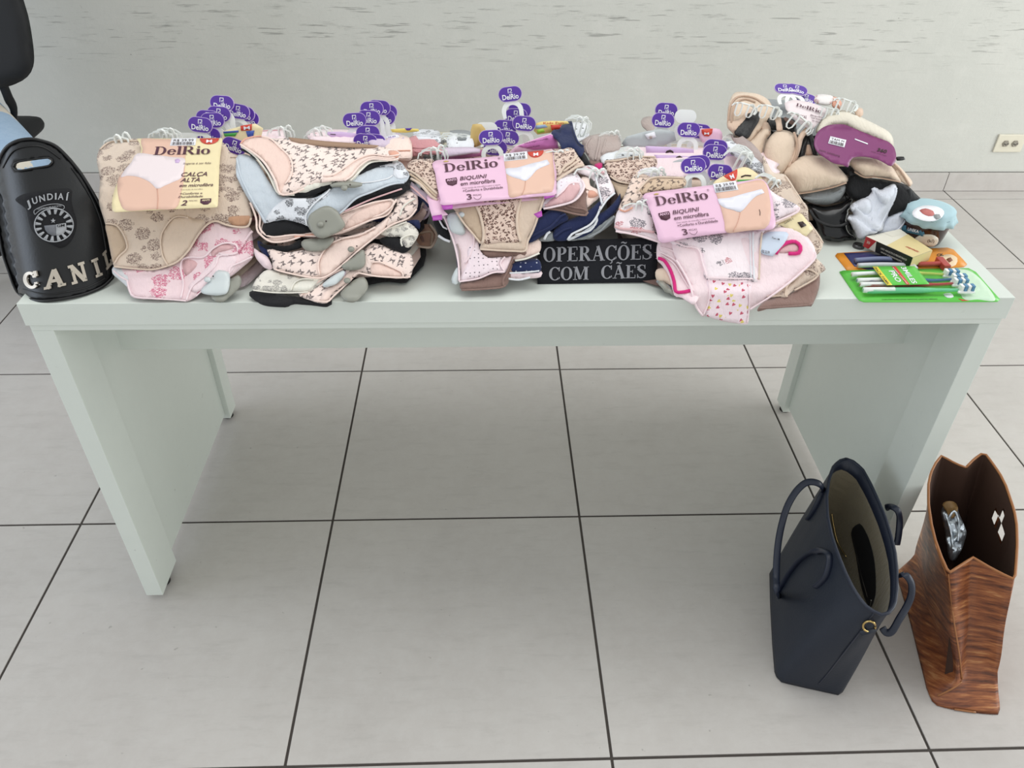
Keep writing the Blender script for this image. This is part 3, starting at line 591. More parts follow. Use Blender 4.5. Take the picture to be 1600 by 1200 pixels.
panties('grey marl pair with white floral band, upper second pile', '2', '0,385 22,370 62,375 110,410 160,500 210,570 240,590 380,600 440,580 480,550 560,515 640,470 740,430 800,408 852,410 882,450 900,482 870,520 800,530 700,570 620,600 560,660 530,682 440,700 392,762 365,742 250,712 150,732 120,690 60,605 12,515 -4,470', GRY, .022,
        hems=[('0,390 20,480 70,590 122,680 150,728', GRY, .0022), ('365,742 360,690 400,630 470,570 485,552', WHT, .002), ('530,682 560,658 622,600 700,568 800,528 872,518', GRY, .0022), ('640,520 720,512 790,495 810,480', WHT, .0018)],
        flap=[('152,728 160,690 200,640 260,600 330,600 440,595 485,560 470,590 400,635 362,690 366,738 250,708', WHT_F), ('740,432 800,410 850,412 880,452 895,480 850,500 812,478 815,440', WHT_F)], amp=.003)
panties('black pair showing as a dark edge under the top peach pair', '2', '20,340 60,362 140,430 200,520 240,572 300,598 380,592 440,565 520,530 600,505 680,455 760,420 810,405 700,400 560,450 300,520 150,380', BLK, .025)
panties('cream pair directly under the top peach pair of the second pile', '2', '20,325 55,348 110,392 165,470 205,560 235,582 300,588 360,572 440,540 510,522 600,508 650,455 700,410 790,404 840,392 700,360 300,400 80,300', CRM, .027, hems=[('22,330 58,352 108,395 165,475 208,565 238,580 300,582', CRM, .002), ('590,508 645,455 700,412 790,404', CRM, .002)])
panties('peach pair with black bow print, top of the second pile', '2', '18,318 38,290 90,274 130,274 172,290 260,285 350,300 520,318 700,325 832,348 852,372 842,392 800,402 700,396 642,430 602,480 560,510 500,512 430,522 350,552 290,576 225,578 200,505 150,420 100,370 48,335', PCH_B, .031,
        hems=[('130,276 180,292 225,335 275,385 290,440 278,490 250,525', PCH, .002), ('18,318 48,338 100,372 150,422 200,508 226,576 290,574 350,550', PCH, .0024), ('848,372 790,380 700,372 620,400 560,440 500,478 450,482', PCH, .0022), ('842,392 800,402 700,396 640,432 600,480 560,508', PCH, .0022), ('20,315 40,292 90,278 128,276', PCH_D, .002)],
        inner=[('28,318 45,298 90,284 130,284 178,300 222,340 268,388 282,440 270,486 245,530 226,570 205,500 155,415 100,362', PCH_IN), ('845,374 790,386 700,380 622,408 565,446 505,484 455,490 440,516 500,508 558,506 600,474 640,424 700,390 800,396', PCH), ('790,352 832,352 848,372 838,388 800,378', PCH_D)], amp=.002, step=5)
# ------------------------------------------------------------------ PILE 3 (middle)
panties('brown folded pair lying on the table behind, between the second and middle piles', '8', '545,975 555,900 600,840 620,770 690,760 740,800 770,850 765,940 715,990 640,985', cloth('tan_fold', (190, 152, 130)), 0, surf=flat(.785, .25, 0, -.47, amp=.004, seed=5), hems=[('600,850 720,842 720,960', BEI_IN, .003), ('560,970 640,985 715,985 755,930 770,860 700,760', BEI, .003), ('620,880 640,930', BRN, .003)])
panties('mauve pair with stacked lilac hems, standing between the second and middle piles', '8', '500,690 560,540 590,480 640,530 690,590 698,650 660,700 600,712 520,712', cloth('mauve_knit', (176, 150, 166)), 0, surf=flat(.812, .45, 0, -.45, amp=.003, seed=6), hems=[('520,708 600,712 660,700 698,650 690,600', LIL, .003), ('560,660 620,650 680,620', LIL, .002)])
panties('navy pair just behind the mauve one, left of the middle pile', '8', '570,420 620,470 690,545 690,590 640,530 590,480', NVY, .0)
panties('black and white pair low on the left of the middle pile', '8', '740,720 800,690 870,780 900,850 905,930 850,910 790,870 760,800', BLK, .0, hems=[('790,872 850,912 905,932', WHT, .003), ('800,720 840,790 880,810', WHT, .002)])
panties('navy pair with a lighter edge hanging down at the left of the middle pile', 'b', '600,0 625,15 650,80 662,200 665,300 650,300 628,240 618,120 605,40', NVY, .001, hems=[('625,10 650,80 660,200 662,280', TAU, .0018)])
panties('brown pair at the bottom front of the middle pile', '3', '310,1100 400,1085 480,1055 548,1040 590,955 598,960 590,1030 560,1110 530,1130 460,1138 400,1142 315,1145', BRN, .003, hems=[('312,1144 400,1140 520,1130 548,1118', BRN, .002), ('590,960 560,1040 535,1090 540,1125', BRN, .0022)])
panties('navy spotted pair at the bottom right of the middle pile, behind the patch', '3', '585,1000 640,985 725,978 735,1045 650,1050 570,1048', NVY_D, .0)
panties('bright pink and white pair lowest at the right of the middle pile, behind the patch', '3', '565,1050 650,1046 735,1035 738,1072 660,1082 565,1078', PNK, -.001, hems=[('570,1052 650,1048 730,1040', WHT, .002), ('565,1082 620,1088 680,1075', WHT, .0024)])
panties('pink dotted pair hanging down the front of the middle pile', '3', '213,738 260,760 330,790 400,860 412,930 460,966 530,965 592,955 588,985 545,1050 480,1052 400,1083 340,1095 300,1100 305,1060 292,960 268,870 235,780', PNK, .007,
        hems=[('215,742 240,800 275,900 296,1000 300,1095', PNK, .0022), ('340,800 380,860 365,940 330,1000', PNK, .002), ('300,1098 400,1082 480,1050 545,1045', PNK, .002), ('545,1045 520,1000 545,965', PNK, .002)], flap=[('345,930 375,890 400,880 415,935 460,970 530,968 515,1005 535,1042 480,1046 400,1076 310,1094 318,1050 345,1000', PDOT)])
panties('peach spotted pair at the lower right of the leopard pair', '3', '600,930 640,890 720,862 740,900 725,945 660,972 598,985', PCH, .004, hems=[('600,985 660,974 730,945', CRM, .0022)])
panties('grey pair with white edge behind the left end of the patch', '9', '120,1070 170,1010 215,990 250,1010 250,1070', GRK, .004, hems=[('165,1060 190,1010 215,992', WHT, .003)])
panties('navy pair with white-edged layers, lowest at the right of the middle pile', '9', '360,1065 500,1010 600,950 690,880 760,850 765,900 700,960 620,1010 540,1055', GRK, .001, hems=[('370,1062 480,1010 600,930 612,870', WHT, .003)])
panties('navy pair with white hem, right side of the middle pile', '9', '610,860 700,800 760,740 800,690 812,660 815,740 770,830 700,890 620,960 540,1020 420,1050 520,960', NVY, .004, hems=[('540,1040 640,990 700,930 765,860', GRK, .0024), ('430,1020 560,980 612,900', WHT, .0024)])
panties('navy folded pair, right front of the middle pile behind the patch', '9', '240,1000 300,920 370,890 480,850 560,800 650,720 662,760 610,870 560,930 470,985 400,1020 365,1066 260,1068', NVY, .008, hems=[('365,1064 400,1015 480,975 560,930 612,865 640,800', WHT, .0024), ('250,1040 330,980 400,960', NVY, .0022)])
panties('white pair with grey flower print, right of the middle pile under a wire clip', '9', '440,470 520,430 580,430 640,462 680,462 720,530 768,660 700,720 660,790 620,845 600,830 640,740 630,640 590,560 540,520', PWF, .010, hems=[('540,432 590,470 612,560 640,680 660,760', WHT, .0022), ('768,662 700,722 640,810', WHT, .0022)])
panties('peach and brown pair with open leg, right of the middle pile', '9', '475,540 545,535 560,600 630,640 635,700 590,740 520,790 500,700', PCH, .012, inner=[('545,640 600,650 625,680 590,700 540,700', PCH_D)])
panties('brown pair with open leg, right of the middle pile below the card', '9', '170,790 260,770 400,740 470,680 540,590 548,640 525,700 538,830 520,855 400,835 300,810', BRN, .013, hems=[('175,795 300,810 420,840 520,852 538,825', BRN, .0024), ('360,770 430,790 500,800 535,825', BRN, .002)])
panties('navy plain pair below the card, right front of the middle pile', '9', '20,1080 50,990 100,910 150,850 230,800 290,810 350,840 372,890 300,930 220,985 150,1030 70,1080', NVY, .012, hems=[('40,1040 120,1000 220,950 310,860 350,845', NVY, .0024)])
panties('white and pink pair with wide open leg, right of the large card', '9', '270,590 300,530 400,495 440,490 480,545 508,600 470,680 400,740 260,780 160,800 140,780 180,700 260,650', cloth('white_pink_dots', (238, 230, 236), 'dot', (196, 150, 170), s=.9), .017,
        hems=[('160,798 260,778 400,740 470,682 508,602 480,548', PNK, .0024), ('262,700 330,640 370,590 420,572 470,580', PNK, .0022)], inner=[('170,780 220,720 300,670 345,610 390,580 450,575 472,600 465,650 400,725 260,765', ROSE_IN)])
panties('leopard pair with tan hems, right of the large card on the middle pile', '9', '235,300 330,290 370,275 420,290 445,340 505,420 440,440 380,480 320,520 270,555 250,450', LEO, .019, hems=[('505,425 440,442 380,482 320,520 272,556', BEI, .003), ('445,345 400,400 340,440 290,510', BEI, .003), ('470,380 400,430 330,480', BEI, .0025)])
panties('navy pair standing up behind the right end of the middle cards', '9', '225,150 300,95 395,50 420,150 450,230 500,262 505,310 470,350 420,290 370,272 320,300 290,220', NVY, .015, hems=[('395,52 420,150 455,232 500,265', NVY, .0022)])
panties('dark pair under the navy one, right back of the middle pile', '9', '470,345 510,330 560,410 620,450 600,480 540,430 480,400', BLK, .006)
panties('leopard pair with stacked tan hems, left of the large card', '3', '18,482 35,455 62,443 120,440 165,450 190,560 185,630 150,600 100,560 60,520 22,502', LEO, .016, hems=[('20,500 60,518 110,560 150,600 185,630', BEI, .003), ('30,520 70,545 130,600 180,645', BEI_IN, .003), ('40,545 90,575 150,640 185,660', BEI, .003)], amp=.002)
panties('lilac pair under the left leopard hems, middle pile', '3', '40,560 90,600 150,640 200,700 240,745 210,760 150,690 60,620 35,590', LIL, .009, hems=[('38,585 90,630 150,690', ROSE_IN, .0022)])
panties('brown pair seen as a dark band under the leopard gusset', '3', '412,925 500,925 600,930 660,930 652,958 600,962 460,968 425,952', BRN, .011)
panties('leopard-print pair with beige sides, front of the middle pile under the large card', '3', '263,692 400,660 620,640 757,630 738,700 702,800 668,880 655,932 590,934 500,930 412,925 416,898 380,852 320,782 282,722', BEI, .018,
        hems=[('390,690 412,740 430,820 428,880 420,895', BEI, .003), ('630,650 610,750 614,830 630,885', BEI, .003), ('412,924 500,930 590,934 655,932 668,880 705,800 757,640', BEI, .0022), ('283,722 325,785 382,852 414,892', BEI, .0022)],
        flap=[('390,672 625,640 604,750 607,840 622,884 530,888 436,892 432,810 410,735', LEO)], inner=[('300,700 385,680 405,740 424,815 415,880 380,840 325,775', BEI_IN)], amp=.002, step=5)
# ------------------------------------------------------------------ PILE 4
panties('brown pair at the bottom right front edge of the fourth pile', '4', '822,1080 880,1025 1000,995 1100,920 1133,870 1137,960 1105,1050 1082,1060 960,1066 870,1076', BRN, .001, hems=[('830,1076 900,1072 1082,1058 1104,1048', BRN, .002)])
panties('beige floral pair crumpled at the lower right of the fourth pile', '4', '940,1000 1000,930 1060,860 1110,820 1150,850 1168,880 1140,900 1118,925 1060,950 1010,985 960,1018', BEI_F, .004, hems=[('965,1015 975,960 1060,880 1122,900 1115,925 1010,985', BEI, .002)], amp=.005)
panties('tan pair with thin straps, lower right of the fourth pile', '4', '870,1020 930,940 990,880 1060,850 1050,900 980,960 950,1018', BEI, .005, hems=[('872,1018 940,1012 972,1015 968,960 990,900', BEI, .0022)])
panties('grey pair with security tag just peeking out at the lower left of the fourth pile', '4', '310,935 350,940 400,985 420,1005 390,1000 340,965', GRK, .0)
panties('beige pair under the left layers of the fourth pile', '4', '310,880 370,880 400,960 350,945 310,930', BEI, .002)
panties('large beige floral pair running down the right side of the fourth pile', '4', '850,300 900,385 960,398 1000,450 1040,520 1075,560 1085,640 1120,680 1155,745 1130,800 1100,800 1060,720 990,660 920,640 890,560 870,430', BEI_F, .008, hems=[('1155,745 1120,690 1085,640', BEI, .002), ('960,400 1000,460 1045,528 1076,580', BEI, .002)], amp=.004)
panties('pink pair with hot pink leg hems, left front of the fourth pile', '4', '322,735 400,730 460,830 500,900 530,1000 500,1050 440,1020 400,1010 380,940 340,860 312,825', PNK, .006,
        hems=[('318,822 348,832 380,880 400,940 408,990 440,994 485,985', HOT, .004), ('330,800 400,850 450,930 495,1000', PNK, .002)])
panties('pale pink pair with stacked hems above the hot pink hem, fourth pile', '4', '320,740 370,728 430,740 480,850 510,940 520,1000 470,940 420,880 370,820 330,790', PNK, .009, hems=[('330,790 400,830 455,900 500,990', PNK, .002), ('330,765 400,790 470,870 510,960', PNK, .002)])
panties('pale pink heart-print pair draped over the front edge of the table', '4', '400,730 600,700 845,690 900,670 985,662 1060,700 1100,745 1116,785 1110,830 1060,880 1000,930 930,985 880,1020 820,1060 782,1082 778,1110 770,1156 700,1150 640,1140 560,1116 540,1118 512,1072 495,1020 480,960 450,900 410,830', PNK, .013,
        hems=[('410,830 452,900 482,962 496,1020 514,1072 545,1112', PNK, .0026), ('1114,790 1108,832 1000,932 880,1022 784,1082', PNK, .0022), ('576,930 580,1000 570,1060 548,1110', PNK, .0018), ('776,935 782,1040 772,1150', PNK, .0018), ('915,800 935,765 975,742 1015,738 1040,762 1032,795 980,798', HOT, .0045)],
        flap=[('577,925 778,930 780,1040 770,1152 700,1146 640,1136 562,1112 575,1060 582,1000', HRT)], inner=[('925,795 945,768 980,750 1012,748 1030,765 1022,790', ROSE_IN)], surf=('h', lambda X, Y: .755 + (np.interp(Y, [-.69, -.66, -.645]+PY[2:], [.66, .715, .757]+PZ[2:])-.752) + .013*np.clip((Y+.66)/.05, .25, 1), 0), step=5)
panties('peach bow-print pair at the left of the fourth pile', '4', '118,570 150,500 175,440 195,400 240,388 290,408 320,420 300,470 250,490 240,515 180,555 130,580', BEI_B, .012, hems=[('120,572 150,585 190,565', PCH_D, .0022)], amp=.004)
panties('beige bow-print pair with leopard lining, upper left of the fourth pile', '4', '210,490 250,440 300,410 400,408 450,412 460,450 400,470 330,480 250,500', cloth('beige_bow2', (210, 184, 158), 'bow', (80, 60, 56), s=1.0), .017, hems=[('212,488 250,442 300,412 450,414', BEI, .0022)])
panties('pale pink pair with grey roses, left of the fourth pile', '4', '98,640 110,590 140,560 200,545 255,500 290,600 300,690 345,725 330,745 250,720 180,700 120,695 100,672', PWF, .014, hems=[('98,660 130,672 200,678 300,690', ROSE_IN, .003), ('104,685 180,698 250,716 330,742', PNK, .0026)], amp=.003)
panties('pale pink floral pair with folded waist, right of the second large card', '4', '870,470 920,500 1000,540 1030,558 1028,585 960,615 905,640 890,560', PWF, .017, hems=[('1030,562 1024,588 910,640', PNK, .0024), ('905,650 990,612', BEI, .003)])
panties('pink and grey floral pair on top of the hearts, front of the fourth pile', '4', '385,725 560,700 840,680 846,700 835,790 828,935 760,932 640,932 560,927 545,860 530,790 480,782 420,770', PWF, .019,
        hems=[('400,735 450,760 520,775 545,850 566,918', PNK, .0022), ('800,688 800,780 806,930', WHT, .0018), ('560,920 680,924 800,926', PNK, .0018), ('845,690 836,790 830,930', BEI, .002), ('785,690 786,780 790,925', WHT, .0012)], amp=.002, step=5)
print('garments', NG)
# ================================================================== printed cards, hangers, security tags
class Quad:
    """maps card coordinates (u right, v down, both 0..1) to picture points"""
    def __init__(s, key, pts): s.p = [np.array(q) for q in C(pts, key)]
    def __call__(s, u, v):
        a, b, c, d = s.p; return tuple((a*(1-u)+b*u)*(1-v)+(d*(1-u)+c*u)*v)
    def P(s, txt): v = [float(t) for t in txt.replace(',', ' ').split()]; return [s(v[i], v[i+1]) for i in range(0, len(v), 2)]
def put(Q, mt, u0, v0, du, hv, surf, mat, par, name='lettering', toward=.0016, dv=0.0):
    """lettering with its baseline at (u0, v0), width du, capital height hv in card units"""
    V, Fc = mt; wd = V[:, 0].max(); U = u0+V[:, 0]/wd*du; Vv = v0+dv*(V[:, 0]/wd)-V[:, 1]*hv
    P = np.array([Q(a, b) for a, b in zip(U, Vv)]); P3 = hit(P, surf, toward)
    A, B2, D = hit([Q(0, 0), Q(1, 0), Q(0, 1)], surf); up = np.cross(B2-A, D-A); sgn = 1 if up @ (CAMP-A) > 0 else -1
    out = []
    for f in Fc:
        a = P3[f[0]]; n = np.zeros(3)
        for i in range(1, len(f)-1): n = n+np.cross(P3[f[i]]-a, P3[f[i+1]]-a)
        out.append(f if n @ (CAMP-a) > 0 else f[::-1])
    return mesh(name, P3, out, mat, par, False, uvs(P3))
def barcode(Q, u0, v0, u1, v1, surf, par, seed, toward=.0022):
    r = random.Random(seed); V = []; Fc = []; u = u0+.06*(u1-u0)
    while u < u1-.08*(u1-u0):
        w = r.choice([.012, .02, .032])*(u1-u0); 
        o = len(V); V += [Q(u, v0+.5*(v1-v0)), Q(u+w, v0+.5*(v1-v0)), Q(u+w, v1-.1*(v1-v0)), Q(u, v1-.1*(v1-v0))]; Fc.append((o, o+1, o+2, o+3)); u += w+r.choice([.014, .022, .03])*(u1-u0)
    P3 = hit(np.array(V), surf, toward); out = []
    for f in Fc:
        n = np.cross(P3[f[1]]-P3[f[0]], P3[f[2]]-P3[f[0]]); out.append(f if n @ (CAMP-P3[f[0]]) > 0 else f[::-1])
    mesh('barcode', P3, out, INK, par, False, uvs(P3))
def qsheet(name, Q, txt, surf, mat, par, toward=.0008, sm=True, step=8): return sheet(name, Q.P(txt), surf, mat, par, thick=.0002, droop=0, step=step, sm=sm, toward=toward)
def label_sticker(Q, u0, v0, u1, v1, surf, par, seed, txt='R$ 39,99'):
    qsheet('price_sticker', Q, f'{u0},{v0} {u1},{v0} {u1},{v1} {u0},{v1}', surf, WPR, par, .0014, False)
    put(Q, sans_mesh(txt), u0+.1*(u1-u0), v0+.42*(v1-v0), .8*(u1-u0), .3*(v1-v0), surf, INK, par, toward=.0022)
    barcode(Q, u0, v0, u1, v1, surf, par, seed)
def half_round(Q, u0, u1, v0, hv, surf, par, mat, txt='M'):
    c = (u0+u1)/2; r = (u1-u0)/2; s = ' '.join(f'{c+r*math.cos(a)},{v0+hv*math.sin(a)}' for a in np.linspace(0, PI, 12)); qsheet('size_sticker', Q, s, surf, mat, par, .0014, False, step=5)
    put(Q, sans_mesh(txt, .02), c-r*.3, v0+hv*.72, r*.6, hv*.5, surf, WPR, par, toward=.0022)
def biquini_card(label, key, quad, outline, surf, num, picture, brief, line, group=None, sticker=True, size=None):
    Q = Quad(key, quad); p = hit([Q(.5, .5)], surf)[0]; t = thing('product_card', label, 'card', (p[0], p[1], p[2]), group)
    sheet('card', C(outline, key), surf, CARDP, t, thick=.0008, droop=0, step=9, bstep=5)
    sheet('printed_picture', C(picture, key), surf, SKIN, t, thick=.0002, droop=0, step=8, toward=.0008)
    sheet('printed_briefs', C(brief, key), surf, PHW, t, thick=.0002, droop=0, step=7, toward=.0013)
    hem(C(line, key), surf, SKIN2, t, r=.0007, toward=.0012, name='printed_line')
    put(Q, serif_mesh('DelRio'), .07, .26, .46, .19, surf, INKP, t)
    put(Q, sans_mesh('®'), .535, .10, .02, .04, surf, INKP, t)
    put(Q, sans_mesh('BIQUINI', .01, .25), .19, .48, .235, .085, surf, INKP, t)
    put(Q, sans_mesh('em microfibra', .012, .1), .19, .60, .30, .085, surf, INKP, t)
    put(Q, sans_mesh('Com tecido de microfibra suave e macio'), .20, .675, .33, .028, surf, INKP, t)
    put(Q, sans_mesh('+Conforto e Durabilidade', .008), .20, .75, .35, .055, surf, INKP, t)
    put(Q, sans_mesh(num, .01), .225, .93, .045, .13, surf, INKP, t); put(Q, sans_mesh('PEÇAS'), .285, .86, .07, .035, surf, INKP, t)
    hem([Q(.285, .89), Q(.30, .935), Q(.32, .955), Q(.34, .93), Q(.355, .88)], surf, INKP, t, r=.0003, toward=.0012, name='printed_line')
    qsheet('printed_shield', Q, '.07,.42 .165,.405 .168,.47 .16,.55 .12,.585 .08,.55 .07,.48', surf, INKP, t, .0010, False, 5)
    put(Q, sans_mesh('ANTI', .02), .078, .475, .08, .05, surf, CARDP, t, toward=.0018)
    qsheet('printed_logo', Q, '.075,.02 .10,.0 .125,.02 .11,.035 .09,.035', surf, CLRP, t, .0010)
    return t, Q
S3 = flat(.889, .27, 0, -.515); S3b = flat(.880, .27, 0, -.515)
# second card under the first, in the middle pile
t = thing('product_card', 'pink card with magenta lower edge, mostly hidden under the middle pile\'s large card', 'card', tuple(hit(C('180,700', '3'), S3b)[0]))
sheet('card', C('125,640 200,560 400,440 780,400 800,640 745,655 400,690 212,712 240,738 205,745 155,752 140,700', '3'), S3b, CARDP, t, thick=.0008, droop=0, sm=False, step=10)
for s in ('155,746 207,738 209,765 158,770', '700,735 742,716 746,745 722,756'): sheet('card_edge', C(s, '3'), S3b, CARDM, t, thick=.0008, droop=0, sm=False, toward=.001)
t3, Q3 = biquini_card('large pink card printed with white briefs, red size sticker, on top of the middle pile', '3', '165,455 800,386 815,632 208,687', '168,452 350,438 540,422 700,402 795,386 806,395 818,430 822,500 820,600 812,632 700,642 560,655 400,668 212,687 200,660 185,600 172,520', S3, '3',
    '548,432 640,420 740,402 795,392 803,450 812,540 805,600 798,615 760,622 690,628 640,634 572,646 560,580 550,510', '548,492 610,486 680,466 740,452 772,444 786,466 755,480 715,500 685,535 655,558 625,548 588,538 552,518', '655,560 650,600 636,632')
for s in ('203,686 266,683 264,708 214,713', '752,632 808,616 811,640 757,655'): sheet('card_edge', C(s, '3'), S3, CARDM, t3, thick=.0006, droop=0, sm=False, toward=-.001)
label_sticker(Q3, .585, -.01, .785, .16, S3, t3, 1); half_round(Q3, .79, .925, .01, .14, S3, t3, REDS)
Q3n = Quad('3', '800,385 850,380 855,405 802,408')
S4 = flat(.858, .72, 0, -.560); S4b = flat(.846, .72, 0, -.560)
t = thing('product_card', 'cream card with green size sticker, peeking out behind the pink card of the fourth pile', 'card', tuple(hit(C('820,420', '4'), S4b)[0]))
sheet('card', C('600,440 690,385 760,360 830,400 860,440 880,480 800,520 640,500', '4'), S4b, CARDY, t, thick=.0008, droop=0); Qg = Quad('4', '720,425 805,422 805,465 722,468'); half_round(Qg, 0, 1, 0, 1, S4b, t, GRNS, 'G')
hem(C('740,410 760,402 790,404', '4'), S4b, INK, t, r=.0012, toward=.001, name='printed_line')
t4, Q4 = biquini_card('large tilted pink card printed with white briefs, on top of the fourth pile', '4', '250,500 830,420 905,665 318,738', '252,495 430,470 600,450 760,430 835,420 870,445 892,500 905,580 905,670 780,680 600,700 460,720 335,742 310,680 285,600 262,540', S4, '3',
    '615,470 700,452 790,432 840,425 868,450 885,520 890,600 880,650 860,672 760,684 668,692 655,640 640,580 622,520', '620,522 680,515 750,495 810,480 845,472 858,490 820,505 790,530 765,560 735,588 700,578 655,566 628,545', '735,590 722,640 700,688')
label_sticker(Q4, .60, -.03, .80, .16, S4, t4, 2)
half_round(Quad('4', '650,405 720,370 730,430 680,440'), 0, 1, 0, .9, S4, t4, REDS)
hem(C('832,575 836,590 835,605', '4'), S4, INK, t4, r=.0005, name='printed_line')
# card of the leftmost pile
S1 = flat(.893, .24, 0, -.53); t1 = thing('product_card', 'large cream-yellow card printed with a white high-waisted brief, on the leftmost pile', 'card', tuple(hit(C('370,470', '1'), S1)[0]))
Q1 = Quad('1', '210,290 657,286 632,645 85,668')
sheet('card', C('212,289 400,288 655,286 658,300 645,400 638,560 634,636 628,645 400,655 180,666 95,670 84,660 84,610 95,560 120,500 160,440 200,400 228,370 235,340 225,310', '1'), S1, CARDY, t1, thick=.0008, droop=0, step=9, bstep=5)
sheet('printed_picture', C('235,290 320,290 400,292 470,300 465,380 460,480 445,560 415,650 300,656 160,663 125,620 112,560 115,500 150,450 205,410 235,375 242,340', '1'), S1, SKIN, t1, thick=.0002, droop=0, step=8, toward=.0008)
sheet('printed_briefs', C('215,366 300,372 400,385 462,392 458,440 445,492 400,515 355,535 318,550 280,515 220,488 160,482 128,490 150,450 185,410', '1'), S1, PHP, t1, thick=.0002, droop=0, step=7, toward=.0013)
hem(C('318,550 322,600 318,656', '1'), S1, SKIN2, t1, r=.0009, toward=.0012, name='printed_line')
label_sticker(Q1, .41, -.005, .70, .10, S1, t1, 3); half_round(Q1, .74, .965, .0, .085, S1, t1, REDS)
put(Q1, serif_mesh('DelRio'), .245, .225, .63, .115, S1, INKP, t1, toward=.0024)
put(Q1, sans_mesh('lingerie é ser feliz', 0, .2), .60, .37, .30, .03, S1, INKP, t1)
put(Q1, sans_mesh('CALÇA', .012, .3), .60, .54, .27, .06, S1, INKP, t1); put(Q1, sans_mesh('ALTA', .012, .3), .60, .62, .20, .06, S1, INKP, t1)
put(Q1, sans_mesh('em microfibra', .012, .3), .60, .69, .34, .045, S1, INKP, t1); put(Q1, sans_mesh('Com tecido de microfibra'), .62, .735, .22, .014, S1, INKP, t1)
put(Q1, sans_mesh('+Conforto e', .01, .2), .62, .80, .22, .03, S1, INKP, t1); put(Q1, sans_mesh('Durabilidade', .01, .2), .61, .845, .24, .03, S1, INKP, t1)
put(Q1, sans_mesh('2', .012, .2), .645, .955, .06, .075, S1, INKP, t1); put(Q1, sans_mesh('PEÇAS'), .72, .90, .08, .018, S1, INKP, t1)
qsheet('printed_shield', Q1, '.83,.87 .935,.87 .935,.92 .905,.955 .865,.955 .83,.925', S1, INKP, t1, .001, False, 5); put(Q1, sans_mesh('ANTI', .02), .845, .905, .075, .025, S1, CARDY, t1, toward=.0018)
qsheet('printed_seal', Q1, '.50,.30 .54,.285 .56,.31 .55,.345 .51,.345', S1, CARDL, t1, .0018, True, 5)
# smaller card pieces behind the top ones
def bit(label, key, outline, mat, lift, words=(), surf=None, extra=(), sm=False, thick=.0008):
    S_ = surf or pile(lift, 0, 0); o = C(outline, key); t = thing('product_card', label, 'card', tuple(hit([np.mean(o, 0)], S_)[0]))
    sheet('card', o, S_, mat, t, thick=thick, droop=0, sm=sm, step=8)
    for s, m in extra: sheet('printed_panel', C(s, key), S_, m, t, thick=.0003, droop=0, sm=sm, step=8, toward=.0012)
    for txt, quad, m in words:
        Q = Quad(key, quad); put(Q, sans_mesh(txt, .01), 0, 1, 1, 1, S_, m, t, toward=.0026)
    return t
UPC = lambda d=0: upright(-.365+d, .35, .9)
bit('magenta-pink card back with fine print, top right of the middle pile behind the big card', '3', '600,372 700,335 790,305 812,318 828,345 835,388 760,396 640,408 560,420', CARDP, 0, [('Dicas de lavagem e conservação', '648,352 775,326 778,334 650,360', INKP), ('Composição 90% poliamida', '660,378 730,364 732,371 662,385', INKP)], UPC(), [('612,372 700,340 790,310 808,320 826,350 830,382 700,392', plain('card_orchid', (206, 118, 186), .4))])
bit('pink card back with fine print, left of the purple tags of the middle pile', '3', '205,430 240,412 400,388 425,395 425,425 300,440 210,450', plain('card_orchid2', (212, 134, 186), .4), 0, [('Dicas de lavagem', '240,418 400,398 402,406 242,426', INKP)], UPC())
bit('gold card behind the white hook at the top of the middle pile', '6' if False else '3', '362,285 372,255 420,255 440,280 440,345 385,378 362,370', CLRP, 0, surf=UPC(.02), sm=True)
bit('colourful yellow fruit-print card at the back of the middle pile, left of the navy pair', '3', '705,252 740,240 800,236 880,238 890,250 830,262 790,300 720,310 700,290', plain('card_multi', (232, 208, 130), .4), 0, [('Kids Fun', '750,242 860,240 860,252 752,254', REDS)], UPC(.04), [('790,258 850,256 838,280 795,286', REDS), ('715,285 750,278 760,296 720,304', plain('lime', (160, 206, 70), .5)), ('705,262 760,256 775,270 710,280', plain('sky_blue', (150, 176, 210), .5))])
bit('thin brown card seen edge-on over the top peach pair of the second pile', '2', '268,281 330,288 470,302 620,313 740,324 720,333 600,334 450,326 330,312 285,300', CARDB, .033, sm=False)
bit('cream card with red and blue size stickers, behind the right end of the leftmost pile', '1', '660,250 750,225 830,210 870,235 860,280 800,330 740,370 700,350 655,330', CARDY, 0, [('M', '768,225 800,222 802,240 770,243', WPR)], UPC(.03), [('752,222 812,212 810,245 755,248', REDS), ('780,250 825,246 818,278 790,280', BLUS), ('662,252 742,246 742,256 664,262', BLUS), ('664,264 735,258 725,276 670,278', GRNS)])
bit('grey translucent card lying left of the tall purple tags of the fourth pile', '4', '135,240 160,205 250,180 330,168 400,180 410,225 350,250 250,262 150,262', CARDG, 0, [], UPC(.05), [('250,195 300,180 310,208 268,220', WPR)])
bit('upper lilac card edge with a black round logo, fourth pile', '4', '255,253 330,256 440,262 500,272 500,300 380,302 260,296', CARDL, 0, [], UPC(.02), [('355,290 362,278 380,272 395,280 398,292 386,286 378,284 368,288', INK)])
bit('lower lilac card edge with a black round logo, fourth pile', '4', '298,298 400,300 540,310 545,370 420,400 370,390 330,360', CARDL, 0, [('R', '372,345 384,344 384,356 372,356', INK)], UPC(.0), [('402,322 412,308 428,302 442,310 448,324 434,316 424,314 414,318', INK)])
bit('pale grey rounded card in front of the lilac cards, fourth pile', '4', '368,390 372,355 400,330 450,318 470,330 460,380 440,410 400,420', CARDG, 0, surf=UPC(-.02), sm=True)
bit('pink card with a red size sticker at the upper right of the fourth pile', '4', '525,170 560,165 630,168 645,205 640,235 560,240 530,215', CARDP, 0, [('M', '553,184 577,184 577,196 553,196', WPR)], UPC(.05), [('538,170 596,166 592,190 575,205 552,203 542,190', REDS)], sm=True)
